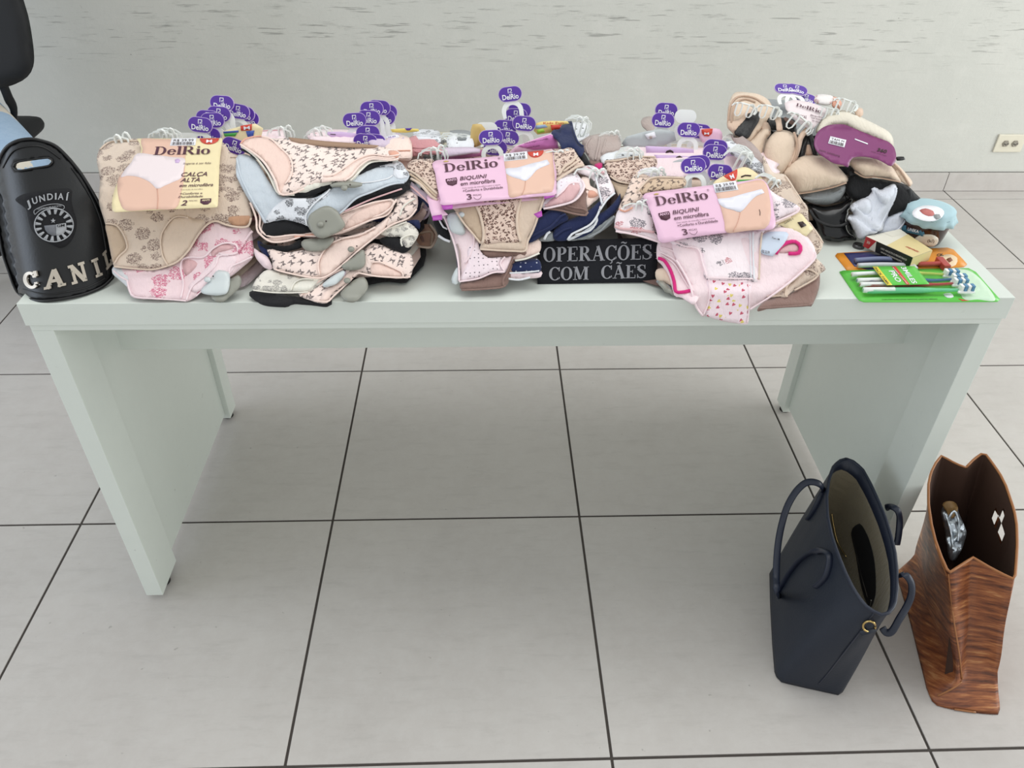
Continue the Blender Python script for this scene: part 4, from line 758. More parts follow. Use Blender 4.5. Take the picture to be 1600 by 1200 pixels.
bit('lilac card with a round letter G, right of the tags of the fourth pile', '4', '660,285 700,280 718,290 718,340 700,355 668,352', CARDL, 0, [('G', '679,316 694,316 694,334 679,334', INK)], UPC(.0), [('672,322 678,312 688,309 698,315 700,328 694,338 682,338 674,332', WPR)], sm=True)
bit('cream label with barcode on the beige floral pair, right side of the fourth pile', '4', '925,650 1030,590 1050,600 1105,672 1070,712 1010,690 940,655', CARDY, .013, [('Conforto e', '955,640 1000,615 1005,625 960,650', INK)], None, [('1025,640 1052,635 1072,655 1045,668', INK)])
bit('pale blue price label folded over the heart-print pair, fourth pile', '4', '835,742 842,715 872,690 930,686 970,690 980,702 960,745 920,790 900,812 878,808 842,795', plain('label_blue', (206, 216, 232), .5), .021, [('R$ 25,99', '845,778 885,786 883,800 843,792', INK), ('Tam M', '895,712 935,722 933,732 893,722', INK)], None, sm=True)
bit('small yellow and purple daisy card among the clips at the back of the second pile', '2', '800,240 870,235 945,238 950,250 880,258 810,256', plain('card_sun', (228, 206, 110), .45), .006, [], UPC(.05), [('875,235 915,233 900,246 885,246', PURP)])
bit('white price card with purple print at the back right of the second pile', 'c', '1090,200 1120,165 1200,150 1225,165 1190,200 1130,245', WPR, 0, [('39,99', '1130,168 1190,158 1190,170 1132,180', PURP)], UPC(.02))
bit('lilac card edge behind the front tags of the second pile', 'c', '660,130 760,128 900,145 910,165 850,190 700,180 655,150', CARDL, 0, [], UPC(.03), [('680,146 722,148 722,154 680,152', INK)])
# ------------------------------------------------------------------ hangers with tags
def rr(w, h, n=10):
    """rounded pill outline"""
    r = h/2*.98; pts = []
    for cx, a0 in ((w/2-r, -90), (-(w/2-r), 90)):
        for i in range(n+1): a = math.radians(a0+180*i/n); pts.append((cx+r*math.cos(a), r*math.sin(a)))
    return pts
def prism(name, pts, y0, y1, mat, smooth=False):
    bm = bmesh.new(); f = bm.faces.new([bm.verts.new((x, y0, z)) for x, z in pts]); q = bmesh.ops.extrude_face_region(bm, geom=[f]); 
    for v in [g_ for g_ in q['geom'] if isinstance(g_, bmesh.types.BMVert)]: v.co.y = y1
    bmesh.ops.recalc_face_normals(bm, faces=bm.faces); me = bpy.data.meshes.new(name); bm.to_mesh(me); bm.free(); me.materials.append(mat); return me
def strip_mesh(name, path, w, d, mat):
    """flat moulded strip: path in the hanger plane, width w, depth d"""
    P = [Vector((x, 0, z)) for x, z in path]; bm = bmesh.new(); rings = []
    for i, p in enumerate(P):
        t = (P[min(i+1, len(P)-1)]-P[max(i-1, 0)]).normalized(); n = Vector((-t.z, 0, t.x)); ww = w[i] if hasattr(w, '__len__') else w
        rings.append([bm.verts.new(p+n*ww/2+Vector((0, -d/2, 0))), bm.verts.new(p+n*ww/2+Vector((0, d/2, 0))), bm.verts.new(p-n*ww/2+Vector((0, d/2, 0))), bm.verts.new(p-n*ww/2+Vector((0, -d/2, 0)))])
    for a, b in zip(rings[:-1], rings[1:]):
        for k in range(4): bm.faces.new((a[k], a[(k+1) % 4], b[(k+1) % 4], b[k]))
    bm.faces.new(rings[0][::-1]); bm.faces.new(rings[-1]); bmesh.ops.recalc_face_normals(bm, faces=bm.faces)
    me = bpy.data.meshes.new(name); bm.to_mesh(me); bm.free(); me.materials.append(mat); return me
arch = [(-.0135, .010), (-.0145, .018)] + [(.001+.0155*math.cos(a), .022+.014*math.sin(a)) for a in np.linspace(PI, 0, 12)] + [(.0165, .012), (.0175, 0), (.0175, -.006)]
HOOKM = strip_mesh('hook', arch, [.006, .007]+[.0078]*12+[.008, .009, .010], .0028, WPL)
BARM = strip_mesh('bar', [(-.105, -.012), (-.09, -.007), (-.05, -.005), (0, -.004), (.05, -.005), (.09, -.007), (.105, -.012)], [.005, .005, .0045, .007, .0045, .005, .005], .003, WPL)
clip_path = [(-.0035, 0), (-.005, -.006), (-.0048, -.028), (-.002, -.034), (.002, -.034), (.0048, -.028), (.005, -.006), (.0035, 0), (0, .002), (-.0035, 0)]
CLIPM = strip_mesh('clip', clip_path, .0022, .005, WPL)
TAGM = prism('tag', rr(.0405, .0245), -.0012, .0006, PURP)
TAGW_M = prism('tag_rim', rr(.0425, .0265), -.0008, .0010, plain('lilac_rim', (196, 176, 220), .4)); TAGB = prism('blank_tag', rr(.0405, .0245), -.0012, .0006, WPL)
def tag_text():
    V, Fc = sans_mesh('DelRio', .022); s = .0290/V[:, 0].max(); P = [((x-V[:, 0].max()/2)*s, -.0016, y*s*1.15-.0088) for x, y in V]
    # the small square mark with a tail above the name
    def q(x0, z0, x1, z1): o = len(P); P.extend([(x0, -.0016, z0), (x1, -.0016, z0), (x1, -.0016, z1), (x0, -.0016, z1)]); return (o, o+1, o+2, o+3)
    F2 = list(Fc)+[q(-.0036, .0078, .0034, .0090), q(-.0036, .0014, -.0024, .0080), q(.0022, .0036, .0034, .0082), q(-.0005, .0014, .0007, .0046), q(-.0005, .0036, .0034, .0046), q(.0014, .0012, .0040, .0022)]
    me = bpy.data.meshes.new('tag_lettering'); me.from_pydata(P, [], F2); me.materials.append(WPR); me.update()
    for p_ in me.polygons:
        if p_.normal.y > 0: me.flip_normals(); break
    return me
TXTM = tag_text(); NH = 0
def part(name, me, par, loc=(0, 0, 0), rot=(0, 0, 0)):
    o = bpy.data.objects.new(name, me); COL.objects.link(o); o.parent = par; o.location = loc; o.rotation_euler = rot; return o
def seat_tag(t, u, v):
    """slide the hanger so that its tag comes where the photograph has it, at the same depth"""
    R_ = t.rotation_euler.to_matrix(); w = t.location + R_ @ Vector((0, -.0025, .0505)); t.location = t.location + (at_y(u, v, w.y)-w)
def hanger(u, v, label, y=None, roll=0, yaw=0, tilt=22, arms=(1, 1), blank=False, group='white hangers with purple tags', off=44, droop=(0, 0)):
    """u, v: centre of its tag in the photograph"""
    a = math.radians(roll); bu, bv = u+off*math.sin(a), v+off*math.cos(a)
    if y is None:
        p = hit([(bu, bv)], pile(.010))[0]; p = Vector(p)
    else: p = at_y(bu, bv, y)
    t = thing('hanger', label, 'hanger', p, group); t.rotation_euler = (math.radians(-tilt), 0, math.radians(yaw)); t.rotation_euler = (Matrix.Rotation(math.radians(yaw), 3, 'Z') @ Matrix.Rotation(math.radians(-tilt), 3, 'X') @ Matrix.Rotation(a, 3, 'Y')).to_euler()
    seat_tag(t, u, v)
    part('hook', HOOKM, t)
    tg = part('tag', TAGB if blank else TAGM, t, (0, -.0025, .0505))
    if not blank: part('tag_rim', TAGW_M, tg); part('lettering', TXTM, tg)
    if arms[0] or arms[1]: part('bar', BARM, t)
    for s, k in zip((-1, 1), arms):
        if k: part('clip', CLIPM, t, (s*.103, -.004, -.010), (.5, 0, s*.15))
    return t
HB = -.335
# leftmost pile
hanger(387, 184, 'half hidden purple tag, rightmost and lowest at the back of the left cluster', y=HB+.06, roll=14, off=40)
hanger(380, 177, 'purple tag third from the right at the back of the left cluster', y=HB+.05, roll=12, arms=(0, 1))
hanger(372, 174, 'purple tag just right of the tallest one in the left cluster', y=HB+.04, roll=9, arms=(0, 1))
hanger(347, 161, 'tallest purple tag of the left cluster, full lettering visible', y=HB+.03, roll=3)
hanger(342, 178, 'purple tag directly under the tallest one of the left cluster', y=HB+.022, roll=5, arms=(1, 0))
hanger(332, 188, 'purple tag behind the front one, letters io showing, left cluster', y=HB+.010, roll=-2, arms=(0, 0)); hanger(325, 184, 'purple tag with only its square mark showing, upper left of the left cluster', y=HB+.016, roll=4, arms=(1, 0))
hanger(366, 228, 'low purple tag lying behind the right edge of the yellow card', y=-.385, roll=20, arms=(0, 0), off=30); hanger(326, 211, 'purple tag seen through the front hook, top of the yellow card', y=HB-.01, roll=5, arms=(0, 0), off=34)
hanger(313, 195, 'front purple tag of the left cluster, just above the yellow card', y=HB-.025, roll=7)
# second pile
hanger(603, 174, 'purple tag at the far right back of the second cluster', y=HB+.06, roll=8)
hanger(592, 168, 'purple tag behind the top front one of the second cluster', y=HB+.05, roll=4, arms=(0, 1))
hanger(600, 182, 'purple tag lowest at the right side of the second cluster', y=HB+.055, roll=10, arms=(0, 1), off=40)
hanger(581, 170, 'upper purple tag with full lettering, second cluster', y=HB+.035, roll=-2)
hanger(576, 184, 'middle purple tag with letters cut off, second cluster', y=HB+.02, roll=3, arms=(1, 1)); hanger(554, 188, 'purple tag at the left of the second cluster, above a wide white hook', y=HB+.005, roll=-3, arms=(1, 0))
hanger(575, 208, 'purple tag standing above the lowest pair of tags, second pile', y=HB-.02, roll=0, arms=(0, 0), off=38)
hanger(571, 221, 'lowest purple tag on the left, half sunk behind the brown card', y=HB-.04, roll=4, arms=(0, 0), off=30); hanger(584, 221, 'lowest purple tag on the right, half sunk behind the brown card', y=HB-.035, roll=6, arms=(0, 0), off=30)
hanger(534, 218, 'purple tag lying nearly flat, left of the lowest tags of the second pile', y=-.36, roll=0, arms=(0, 0), tilt=72, off=24)
# middle pile
hanger(812, 172, 'purple tag behind the hook of the tallest one, middle cluster', y=HB+.05, roll=5, arms=(0, 0)); hanger(806, 181, 'purple tag under the hook of the tallest one, middle cluster', y=HB+.035, roll=0, arms=(0, 0))
hanger(797, 147, 'tallest purple tag of all, standing alone above the middle pile', y=HB+.025, roll=-7, arms=(0, 0), off=50)
hanger(819, 193, 'purple tag right of centre with full lettering, middle cluster', y=HB-.005, roll=5)
hanger(789, 199, 'purple tag in the centre of the middle cluster, letters half covered', y=HB+.002, roll=3, arms=(0, 0)); hanger(793, 215, 'purple tag under the central one, letters elRio visible', y=HB-.012, roll=7, arms=(0, 1))
hanger(760, 202, 'blank white hook and tag at the left of the middle cluster', y=HB-.002, roll=0, blank=True, arms=(1, 0), group=None); hanger(774, 231, 'purple tag seen through the front hook of the middle pile', y=HB-.045, roll=3, arms=(0, 0), off=30)
hanger(767, 215, 'front purple tag at the left of the middle cluster, above the large pink card', y=-.40, roll=-3, tilt=30)
# fourth pile
hanger(1041, 172, 'topmost purple tag of the right cluster', y=HB+.05, roll=3); hanger(1071, 182, 'blank white tag behind the right cluster', y=HB+.04, roll=2, blank=True, group=None)
hanger(1036, 188, 'purple tag under the topmost one of the right cluster, at the left', y=HB+.02, roll=4, arms=(1, 0))
hanger(1093, 205, 'purple tag hidden behind the middle one of the right cluster', y=HB+.01, roll=6, arms=(0, 1)); hanger(1076, 203, 'middle purple tag with full lettering, right cluster', y=HB-.005, roll=2, arms=(0, 1))
hanger(1118, 230, 'purple tag showing only its mark, right of the right cluster', y=-.43, roll=5, arms=(0, 1)); hanger(1117, 238, 'purple tag with full lettering at the right of the fourth pile', y=-.445, roll=3)
hanger(1125, 269, 'purple tag half covered by the red size sticker, fourth pile', y=-.50, roll=5, arms=(0, 0), off=26); hanger(1090, 255, 'purple tag just behind the front one of the fourth pile', y=-.49, roll=-4, arms=(0, 0), tilt=30, off=40)
hanger(1083, 259, 'front purple tag above the tilted pink card, fourth pile', y=-.505, roll=-4, tilt=34)
# loose white clips on the garments' corners
def clipset(u, v, label, key='0', y=None, n=3, roll=0, sc=1.0, group='white hanger clips at the back of the piles'):
    (u, v), = C(f'{u},{v}', key); p = Vector(hit([(u, v)], pile(.014))[0]) if y is None else at_y(u, v, y)
    t = thing('hanger_clip', label, 'clip', p, group); t.rotation_euler = (Matrix.Rotation(math.radians(-18), 3, 'X') @ Matrix.Rotation(math.radians(roll), 3, 'Y')).to_euler(); t.scale = (sc, sc, sc)
    loop = LOOPM
    for k in range(n): part('arm', loop, t, (k*.005-.005, .008*k, .0025*k), (0, math.radians(4*k), 0))
    part('clip', CLIPM, t, (.0, -.004, .006), (.3, 0, -.1)); part('clip', CLIPM, t, (.012, .004, .008), (.3, 0, .1))
    return t
LOOPM = strip_mesh('arm', [(-.022, -.008), (-.019, .000), (-.008, .004), (.010, .0035), (.020, -.001), (.022, -.010), (.020, -.020)], .0022, .004, WPL)
for args in ((695, 225, 'tangle of white clips over the dusty rose pair, right of the second pile', '0', HB+.02, 5, 0, 1.1), (722, 222, 'white clips behind the left end of the middle pile', '0', HB+.06, 4, 0, 1.0), (440, 205, 'thin white clip loops between the first two piles', '0', HB+.05, 2, 0, 1.0),
             (495, 208, 'white clip loops at the left back of the second pile', '0', HB+.05, 3, -15, 1.0), (905, 190, 'white clips holding the navy pair at the back', '0', HB+.03, 3, 10, 1.0), (955, 212, 'white clips between the taupe bunch and the grey card', '0', HB+.02, 2, 0, .9),
             (985, 240, 'white clips over the left leopard waistband of the fourth pile', '0', None, 3, 0, 1.0), (1022, 272, 'large white clip on the bow-print pair, fourth pile', '0', None, 2, 0, 1.05), (1160, 245, 'tangle of white clips at the right of the fourth pile, near the letter G card', '0', None, 5, 20, 1.15),
             (1152, 222, 'long white clip loops just left of the bras', '0', HB+.02, 3, 20, 1.1), (1205, 285, 'white clips at the right end of the tilted pink card', '0', None, 3, 30, 1.0), (998, 322, 'white clip on the grey rose pair, left of the tilted pink card', '0', None, 1, 0, 1.0),
             (185, 218, 'white clip gripping the left corner of the beige floral briefs', '0', None, 1, -8, 1.0), (255, 210, 'white clip arms along the top of the beige floral briefs', '0', HB, 3, 0, 1.0), (678, 238, 'white clip on the left leopard pair, beside the large pink card', '0', None, 2, -5, 1.05),
             (875, 242, 'white clip on the right leopard pair, beside the large pink card', '0', None, 1, 10, 1.0), (928, 272, 'wire clip over the grey flower pair, right of the middle pile', '0', None, 1, 15, 1.2)):
    clipset(args[0], args[1], args[2], args[3], args[4], args[5], args[6], args[7])
# ------------------------------------------------------------------ hard security tags pinned to the garments
def sectag(label, key, outline, lift, mat, pin=None, edge=False):
    o = C(outline, key); S_ = pile(lift, 0, 0); t = thing('security_tag', label, 'security tag', tuple(hit([np.mean(o, 0)], S_)[0]), 'security tags pinned on the garments')
    sheet('plate', o, S_, mat, t, thick=.004, droop=.0015, dw=4, bulge=.0015, bw=12, step=5)
    if pin:
        (cx, cy), = C(pin, key); r_ = 5.5; sheet('knob', [(cx+r_*math.cos(a), cy+r_*.85*math.sin(a)) for a in np.linspace(0, 2*PI, 12, endpoint=False)], S_, mat, t, thick=.005, droop=.002, dw=3, step=3, toward=.006)
        sheet('pin_hole', [(cx+9+1.2*math.cos(a), cy-5+1.2*math.sin(a)) for a in np.linspace(0, 2*PI, 8, endpoint=False)], S_, INK, t, thick=.0003, droop=0, step=2, toward=.003)
    return t
sectag('grey security tag behind the white one, front right of the leftmost pile', '1', '600,1110 625,1060 700,1020 740,1000 757,1020 750,1060 700,1110 660,1132 615,1130', .006, TAGG)
sectag('white square security tag at the front right of the leftmost pile', '1', '550,1070 580,1040 625,980 650,974 690,985 698,1010 695,1060 680,1095 640,1105 580,1102 548,1090', .012, TAGW, '580,1022')
sectag('large grey square security tag facing out, centre of the second pile', '2', '372,745 370,710 385,680 440,645 480,640 520,662 545,700 565,735 545,765 500,790 450,808 415,800 390,775', .034, TAGG, '435,735')
sectag('grey security tag seen edge-on under the top peach pair of the second pile', '2', '485,530 520,516 600,512 655,522 652,535 610,545 540,542 495,540', .034, TAGG, '560,545')
sectag('grey security tag peeking out flat under the large square one, second pile', '2', '335,840 350,815 420,808 500,800 500,830 460,868 410,878 360,870', .018, TAGG)
sectag('grey security tag at the right of the bunny-print folds, second pile', '2', '545,950 600,910 640,875 660,868 670,900 668,945 640,970 580,975 550,965', .014, TAGG, '595,865')
sectag('grey security tag lowest at the front right of the second pile', '2', '540,1095 580,1050 620,1020 660,1010 682,1040 680,1075 650,1110 610,1132 560,1125', .008, TAGG, '575,1028')
sectag('pale grey security tag in the low folds of the second pile', '2', '445,1050 490,1010 555,975 560,1000 520,1045 470,1060', .012, TAGW)
sectag('pale security tag at the left of the leopard gusset, middle pile', '3', '235,760 245,735 275,725 300,735 320,780 335,830 320,848 290,845 255,825', .014, TAGW, '312,738')
sectag('pale security tag at the bottom left front of the middle pile', '3', '258,1085 270,1050 290,1020 302,1030 298,1100 285,1115 262,1105', .004, TAGW)
sectag('grey security tag under the hot pink hems, lower left of the fourth pile', '4', '318,945 345,938 380,975 420,1003 395,1005 350,985', .003, TAGG)
# ------------------------------------------------------------------ patch
Sp = upright(-.588, .55, .76); PB = plain('black_velcro', (18, 19, 27), .9, bmp=.6, nscale=400); TH = plain('grey_thread', (150, 150, 156), .8, bmp=.6, nscale=300)
pt = thing('fabric_patch', 'black rectangular patch embroidered OPERAÇÕES COM CÃES leaning between the middle piles', 'patch', tuple(hit([(933, 441)], Sp)[0]))
sheet('cloth', C('841,377 930,374 1027,371 1028,400 1025,441 930,442 840,444 839,410'), Sp, PB, pt, thick=.003, droop=.0006, dw=3, sm=False, step=9)
Qp = Quad('0', '841,377 1027,371 1025,441 840,444')
put(Qp, serif_mesh('OPERAÇÕES', 1.1), .045, .485, .915, .335, Sp, TH, pt, toward=.0018)
put(Qp, serif_mesh('COM', 1.1), .095, .915, .335, .30, Sp, TH, pt, toward=.0018); put(Qp, serif_mesh('CÃES', 1.1), .535, .90, .38, .30, Sp, TH, pt, toward=.0018)
# ================================================================== black leather guard with handle slot
LEA = plain('black_leather', (9, 10, 13), .42, var=.1, bmp=.25, nscale=220); LEAP = plain('black_piping', (7, 7, 9), .45)
def vy(X, Z):
    u = np.clip(((X+.720+.1*(Z-.75))/.140)**2, 0, .90); return -.640+.55*(Z-.75)+.36*(1-np.sqrt(1-u))
SV = ('v', vy, 0)
gd = thing('leather_guard', 'black curved leather guard with handle slot, JUNDIAÍ badge and metal letters CANIL', 'leather guard', tuple(hit([(95, 468)], SV)[0]))
go = [(28, 457), (40, 465), (54, 469), (72, 470), (104, 466), (134, 459), (160, 448), (173, 437), (177, 430), (176, 409), (171, 374), (165, 344), (152, 314), (134, 283), (121, 264), (104, 244), (85, 227), (62, 219), (46, 217), (25, 221), (8, 233), (-2, 256), (-6, 300), (-5, 340), (0, 372), (5, 398), (14, 425), (21, 445)]
slot = C('98,95 106,72 135,58 240,42 345,30 374,42 378,62 355,86 250,105 150,122 112,116', 'g')
sheet('shell', go, SV, LEA, gd, thick=.004, droop=.001, step=6, holes=[slot])
hem(go, SV, LEAP, gd, r=.0026, name='piping', closed=True, toward=.0005, flatn=1)
hem(slot, SV, LEAP, gd, r=.0016, name='slot_rim', closed=True, toward=.0008, flatn=1)
hem([(112, 262), (126, 282), (144, 312), (157, 344), (163, 374), (168, 408), (168, 428)], SV, LEAP, gd, r=.0014, name='seam', toward=.0012)
hem([(4, 262), (20, 236), (46, 228), (70, 231), (95, 248)], SV, LEAP, gd, r=.0014, name='seam', toward=.0012)
hem([(36, 452), (72, 460), (104, 456), (136, 449), (166, 434)], SV, LEAP, gd, r=.0012, name='seam', toward=.0012)
BDG = plain('badge_black', (13, 13, 18), .85, bmp=.5, nscale=300); SLV = plain('silver_thread', (158, 160, 164), .6, bmp=.4, nscale=400); GRD = plain('grey_thread_dark', (108, 110, 116), .7)
badge = sheet('badge', C('110,330 170,292 260,274 350,262 430,255 500,252 520,268 515,330 528,400 552,480 546,560 505,640 440,680 370,655 285,612 225,545 200,450 188,400 150,370', 'g'), SV, BDG, gd, thick=.0012, droop=.0004, dw=2, step=6, toward=.0022)
def vput(txt, p0, p1, h, up, mat, par, mt=None, bold=.02, thick=.0006, tw=.0036, name='lettering'):
    a, = C(f'{p0[0]},{p0[1]}', 'g'); b, = C(f'{p1[0]},{p1[1]}', 'g'); return write(name, mt or sans_mesh(txt, bold), a, b, h/4.615, SV, mat, par, up=up, toward=tw, thick=thick)
for ch, x0, y0, x1, y1, ang in (('J', 198, 392, 224, 378, -.34), ('U', 240, 367, 276, 353, -.26), ('N', 288, 350, 328, 340, -.18), ('D', 342, 336, 384, 331, -.08), ('I', 396, 331, 408, 330, 0), ('A', 416, 331, 458, 332, .05), ('Í', 474, 336, 492, 338, .14)):
    vput(ch, (x0, y0), (x1, y1), 48, (ang, -1), SLV, badge)
def ell(cx, cy, rx, ry, n=28, a0=0, a1=2*PI): return [(cx+rx*math.cos(a), cy+ry*math.sin(a)) for a in np.linspace(a0, a1, n, endpoint=(abs(a1-a0) < 6))]
def s_(pts): return C(' '.join(f'{x:.1f},{y:.1f}' for x, y in pts), 'g')
hem(s_(ell(388, 516, 140, 120)), SV, SLV, badge, r=.0009, name='emblem_ring', closed=True, toward=.0042, step=3)
for k in range(16):
    a = 2*PI*k/16+.1; w = .105
    pts = [(388+r_*rx*math.cos(a+d), 516+r_*ry*math.sin(a+d)) for r_, rx, ry, d in ((.99, 140, 120, -w), (.99, 140, 120, w), (.66, 140, 120, w*.7), (.66, 140, 120, -w*.7))]
    sheet('emblem_ray', s_(pts), SV, SLV, badge, thick=.0004, droop=0, sm=False, step=4, toward=.0040)
sheet('emblem_shield', s_([(318, 520), (400, 512), (402, 590), (380, 594), (345, 575), (325, 550)]), SV, GRD, badge, thick=.0004, droop=0, sm=False, step=5, toward=.0040)
sheet('emblem_shield', s_([(402, 511), (476, 500), (480, 545), (460, 575), (425, 592), (404, 590)]), SV, SLV, badge, thick=.0004, droop=0, sm=False, step=5, toward=.0040)
vput('GM', (410, 531), (466, 525), 20, (0, -1), BDG, badge, tw=.0052, thick=0)
st = [(383+(20 if k % 2 == 0 else 8)*math.sin(PI*k/5), 485-(20 if k % 2 == 0 else 8)*math.cos(PI*k/5)) for k in range(10)]
sheet('emblem_star', s_(st), SV, SLV, badge, thick=.0004, droop=0, sm=False, step=4, toward=.0040)
hem(s_([(252, 440), (245, 412), (300, 382), (360, 366), (420, 364), (462, 378), (455, 402), (400, 392), (350, 392), (290, 408), (252, 440)]), SV, SLV, badge, r=.0005, name='emblem_ribbon', toward=.0040, step=3)
vput('GUARDA MUNICIPAL', (270, 405), (445, 380), 12, (0, -1), SLV, badge, bold=0, thick=0, tw=.004)
MET = plain('brushed_metal', (196, 186, 172), .35, .55, var=.08, nscale=160)
for ch, p0, p1, h, up in (('C', (196, 980), (300, 962), 122, (-.27, -1)), ('A', (326, 982), (478, 950), 132, (-.02, -1)), ('N', (520, 947), (640, 912), 140, (-.27, -1)), ('I', (690, 896), (738, 876), 132, (-.30, -1)), ('L', (766, 842), (806, 796), 122, (-.26, -1))):
    vput(ch, p0, p1, h, up, MET, gd, mt=serif_mesh(ch, 1.15, True), thick=.0025, tw=.0024, name='metal_letter')
for x, y in ((205, 900), (285, 945), (370, 945), (440, 940), (515, 850), (625, 900), (690, 780), (715, 870)):
    p = hit(C(f'{x},{y}', 'g'), SV, .0062)[0]; bm = bmesh.new(); bmesh.ops.create_uvsphere(bm, u_segments=8, v_segments=5, radius=.0013, matrix=Matrix.Translation(p)); from_bm('rivet', bm, STL, gd, True)
# ================================================================== office chair and seated person
CHB = plain('black_upholstery', (11, 12, 16), .7, bmp=.3, nscale=260)
ch = thing('office_chair', 'black office chair with padded back, at the left edge behind the leather guard', 'chair', (-1.62, .86, 0))
SB = upright(.72, .18, .6); 
sheet('backrest', [(37, 0), (46, 33), (53, 80), (52, 104), (43, 120), (25, 131), (0, 137), (-60, 138), (-105, 128), (-125, 100), (-125, 20), (-110, -90), (-80, -125), (-10, -128), (20, -60)], SB, CHB, ch, thick=.045, droop=.02, dw=16, bulge=.012, bw=50, step=12)
def tubew(name, pts, r, mat, par, n=10, flatn=1.0, sm=True):
    P = np.array(pts, float)
    if sm:
        out = []
        for i in range(len(P)-1):
            a, b, c, d = P[max(i-1, 0)], P[i], P[i+1], P[min(i+2, len(P)-1)]
            for k in range(5): t = k/5; out.append(.5*((2*b)+(-a+c)*t+(2*a-5*b+4*c-d)*t*t+(-a+3*b-3*c+d)*t**3))
        out.append(P[-1]); P = np.array(out)
    V, Fc = tube3(P, r, flatn, n); return mesh(name, V, Fc, mat, par)
tubew('back_support', [tuple(at_y(-2, 118, .76)), tuple(at_y(12, 150, .78)), tuple(at_y(22, 180, .80)), (-1.60, .86, .42)], .017, CHB, ch, flatn=.5)
bm = bmesh.new(); box(bm, -1.93, -1.545, .66, 1.05, .405, .468, bev=.03); bmesh.ops.subdivide_edges(bm, edges=[e for e in bm.edges if e.calc_length() > .2], cuts=2); se = from_bm('seat', bm, CHB, ch, True); m_ = se.modifiers.new('round', 'SUBSURF'); m_.levels = m_.render_levels = 1
tubew('gas_lift', [(-1.64, .86, .41), (-1.64, .86, .10)], .025, LEAP, ch, sm=False)
for k in range(5):
    a = 2*PI*k/5+.3; c_, s2 = math.cos(a), math.sin(a); tubew('foot_spoke', [(-1.64, .86, .10), (-1.64+.14*c_, .86+.14*s2, .085), (-1.64+.27*c_, .86+.27*s2, .06)], .018, LEAP, ch)
    bm = bmesh.new(); bmesh.ops.create_cone(bm, cap_ends=True, segments=16, radius1=.026, radius2=.026, depth=.03, matrix=Matrix.Translation((-1.64+.27*c_, .86+.27*s2, .026)) @ Matrix.Rotation(a, 4, 'Z') @ Matrix.Rotation(PI/2, 4, 'X')); from_bm('caster', bm, FT, ch, True)
def skin(name, verts, edges, mat, par, root=0, sub=2):
    """one continuous surface grown around a skeleton: verts = (x, y, z, radius)"""
    me = bpy.data.meshes.new(name); me.from_pydata([v[:3] for v in verts], edges, []); o = bpy.data.objects.new(name, me); COL.objects.link(o); me.materials.append(mat)
    sk = o.modifiers.new('skin', 'SKIN'); sk.use_smooth_shade = True; me.skin_vertices.new() if not me.skin_vertices else None
    for i, v in enumerate(verts): me.skin_vertices[0].data[i].radius = (v[3], v[4] if len(v) > 4 else v[3])
    me.skin_vertices[0].data[root].use_root = True
    ss = o.modifiers.new('smooth', 'SUBSURF'); ss.levels = ss.render_levels = sub
    if par is not None: o.parent = par; o.matrix_parent_inverse = Matrix.Translation(par.location).inverted()
    return o
def denim():
    m, b, g = base('light_denim', .85); v = g.node('ShaderNodeTexCoord').outputs['Object']; n = g.noise(v, 9, 4, .6); c = g.mix(n, lin((112, 144, 178)), lin((168, 190, 210)))
    c = g.mix(g.m('MULTIPLY', g.noise(v, 160, 2, .6), .4), c, lin((190, 205, 220)))
    for p, r in ((at_y(6, 174, .72), .05), (at_y(40, 268, .44)+Vector((.03, -.035, .062)), .045)):
        d = g.node('ShaderNodeVectorMath', operation='DISTANCE'); g.l.new(v, d.inputs[0]); d.inputs[1].default_value = p
        q = g.m('LESS_THAN', g.m('ADD', d.outputs['Value'], g.m('MULTIPLY', g.m('SUBTRACT', g.noise(v, 30, 4, .7), .5), .09)), r); c = g.mix(g.m('MULTIPLY', q, .85), c, lin((214, 202, 182)))
    g.l.new(c, b.inputs['Base Color']); bump(g, b, g.noise(v, 40, 4), .4, .004); return m
DEN = denim(); SKN = plain('skin', (196, 150, 124), .5, var=.04); SHT = plain('dark_tshirt', (52, 54, 62), .9, bmp=.3); HAR = plain('dark_hair', (40, 30, 26), .7, bmp=.6, nscale=150); SHO = plain('white_sneaker', (214, 212, 208), .6)
K1 = at_y(40, 268, .44); H1 = at_y(-50, 168, .86)
pe = thing('person', 'seated person in ripped light blue jeans, only a leg in view behind the leather guard', 'person', (-1.82, .9, 0))
px_ = H1.x-.10; hipL = (px_-.10, .93, .54)
bodyv = [(px_, .95, .56, .13, .11), (px_, .96, .72, .12, .09), (px_, .96, .90, .15, .10), (px_, .96, 1.02, .12, .09), (px_, .95, 1.10, .055), (px_, .94, 1.17, .07, .085), (px_, .935, 1.25, .08, .10), (px_, .94, 1.32, .05, .06),
         (H1.x, H1.y, H1.z, .075), (K1.x, K1.y, K1.z, .052), (K1.x+.01, K1.y-.02, .28, .048), (K1.x+.02, K1.y-.01, .10, .034), (K1.x+.03, K1.y-.10, .05, .035), 
         (hipL[0], hipL[1], hipL[2], .075), (px_-.16, .50, .53, .052), (px_-.17, .47, .28, .048), (px_-.17, .48, .10, .034), (px_-.17, .38, .05, .035),
         (px_+.17, .96, 1.00, .05), (px_+.20, .93, .78, .036), (px_+.10, .76, .64, .028), (px_+.05, .70, .62, .024), (px_-.17, .96, 1.00, .05), (px_-.22, .93, .78, .036), (px_-.17, .76, .64, .028), (px_-.13, .70, .62, .024)]
be = [(0, 1), (1, 2), (2, 3), (3, 4), (4, 5), (5, 6), (6, 7), (0, 8), (8, 9), (9, 10), (10, 11), (11, 12), (0, 13), (13, 14), (14, 15), (15, 16), (16, 17), (3, 18), (18, 19), (19, 20), (20, 21), (3, 22), (22, 23), (23, 24), (24, 25)]
body = skin('body', bodyv, be, SKN, pe)
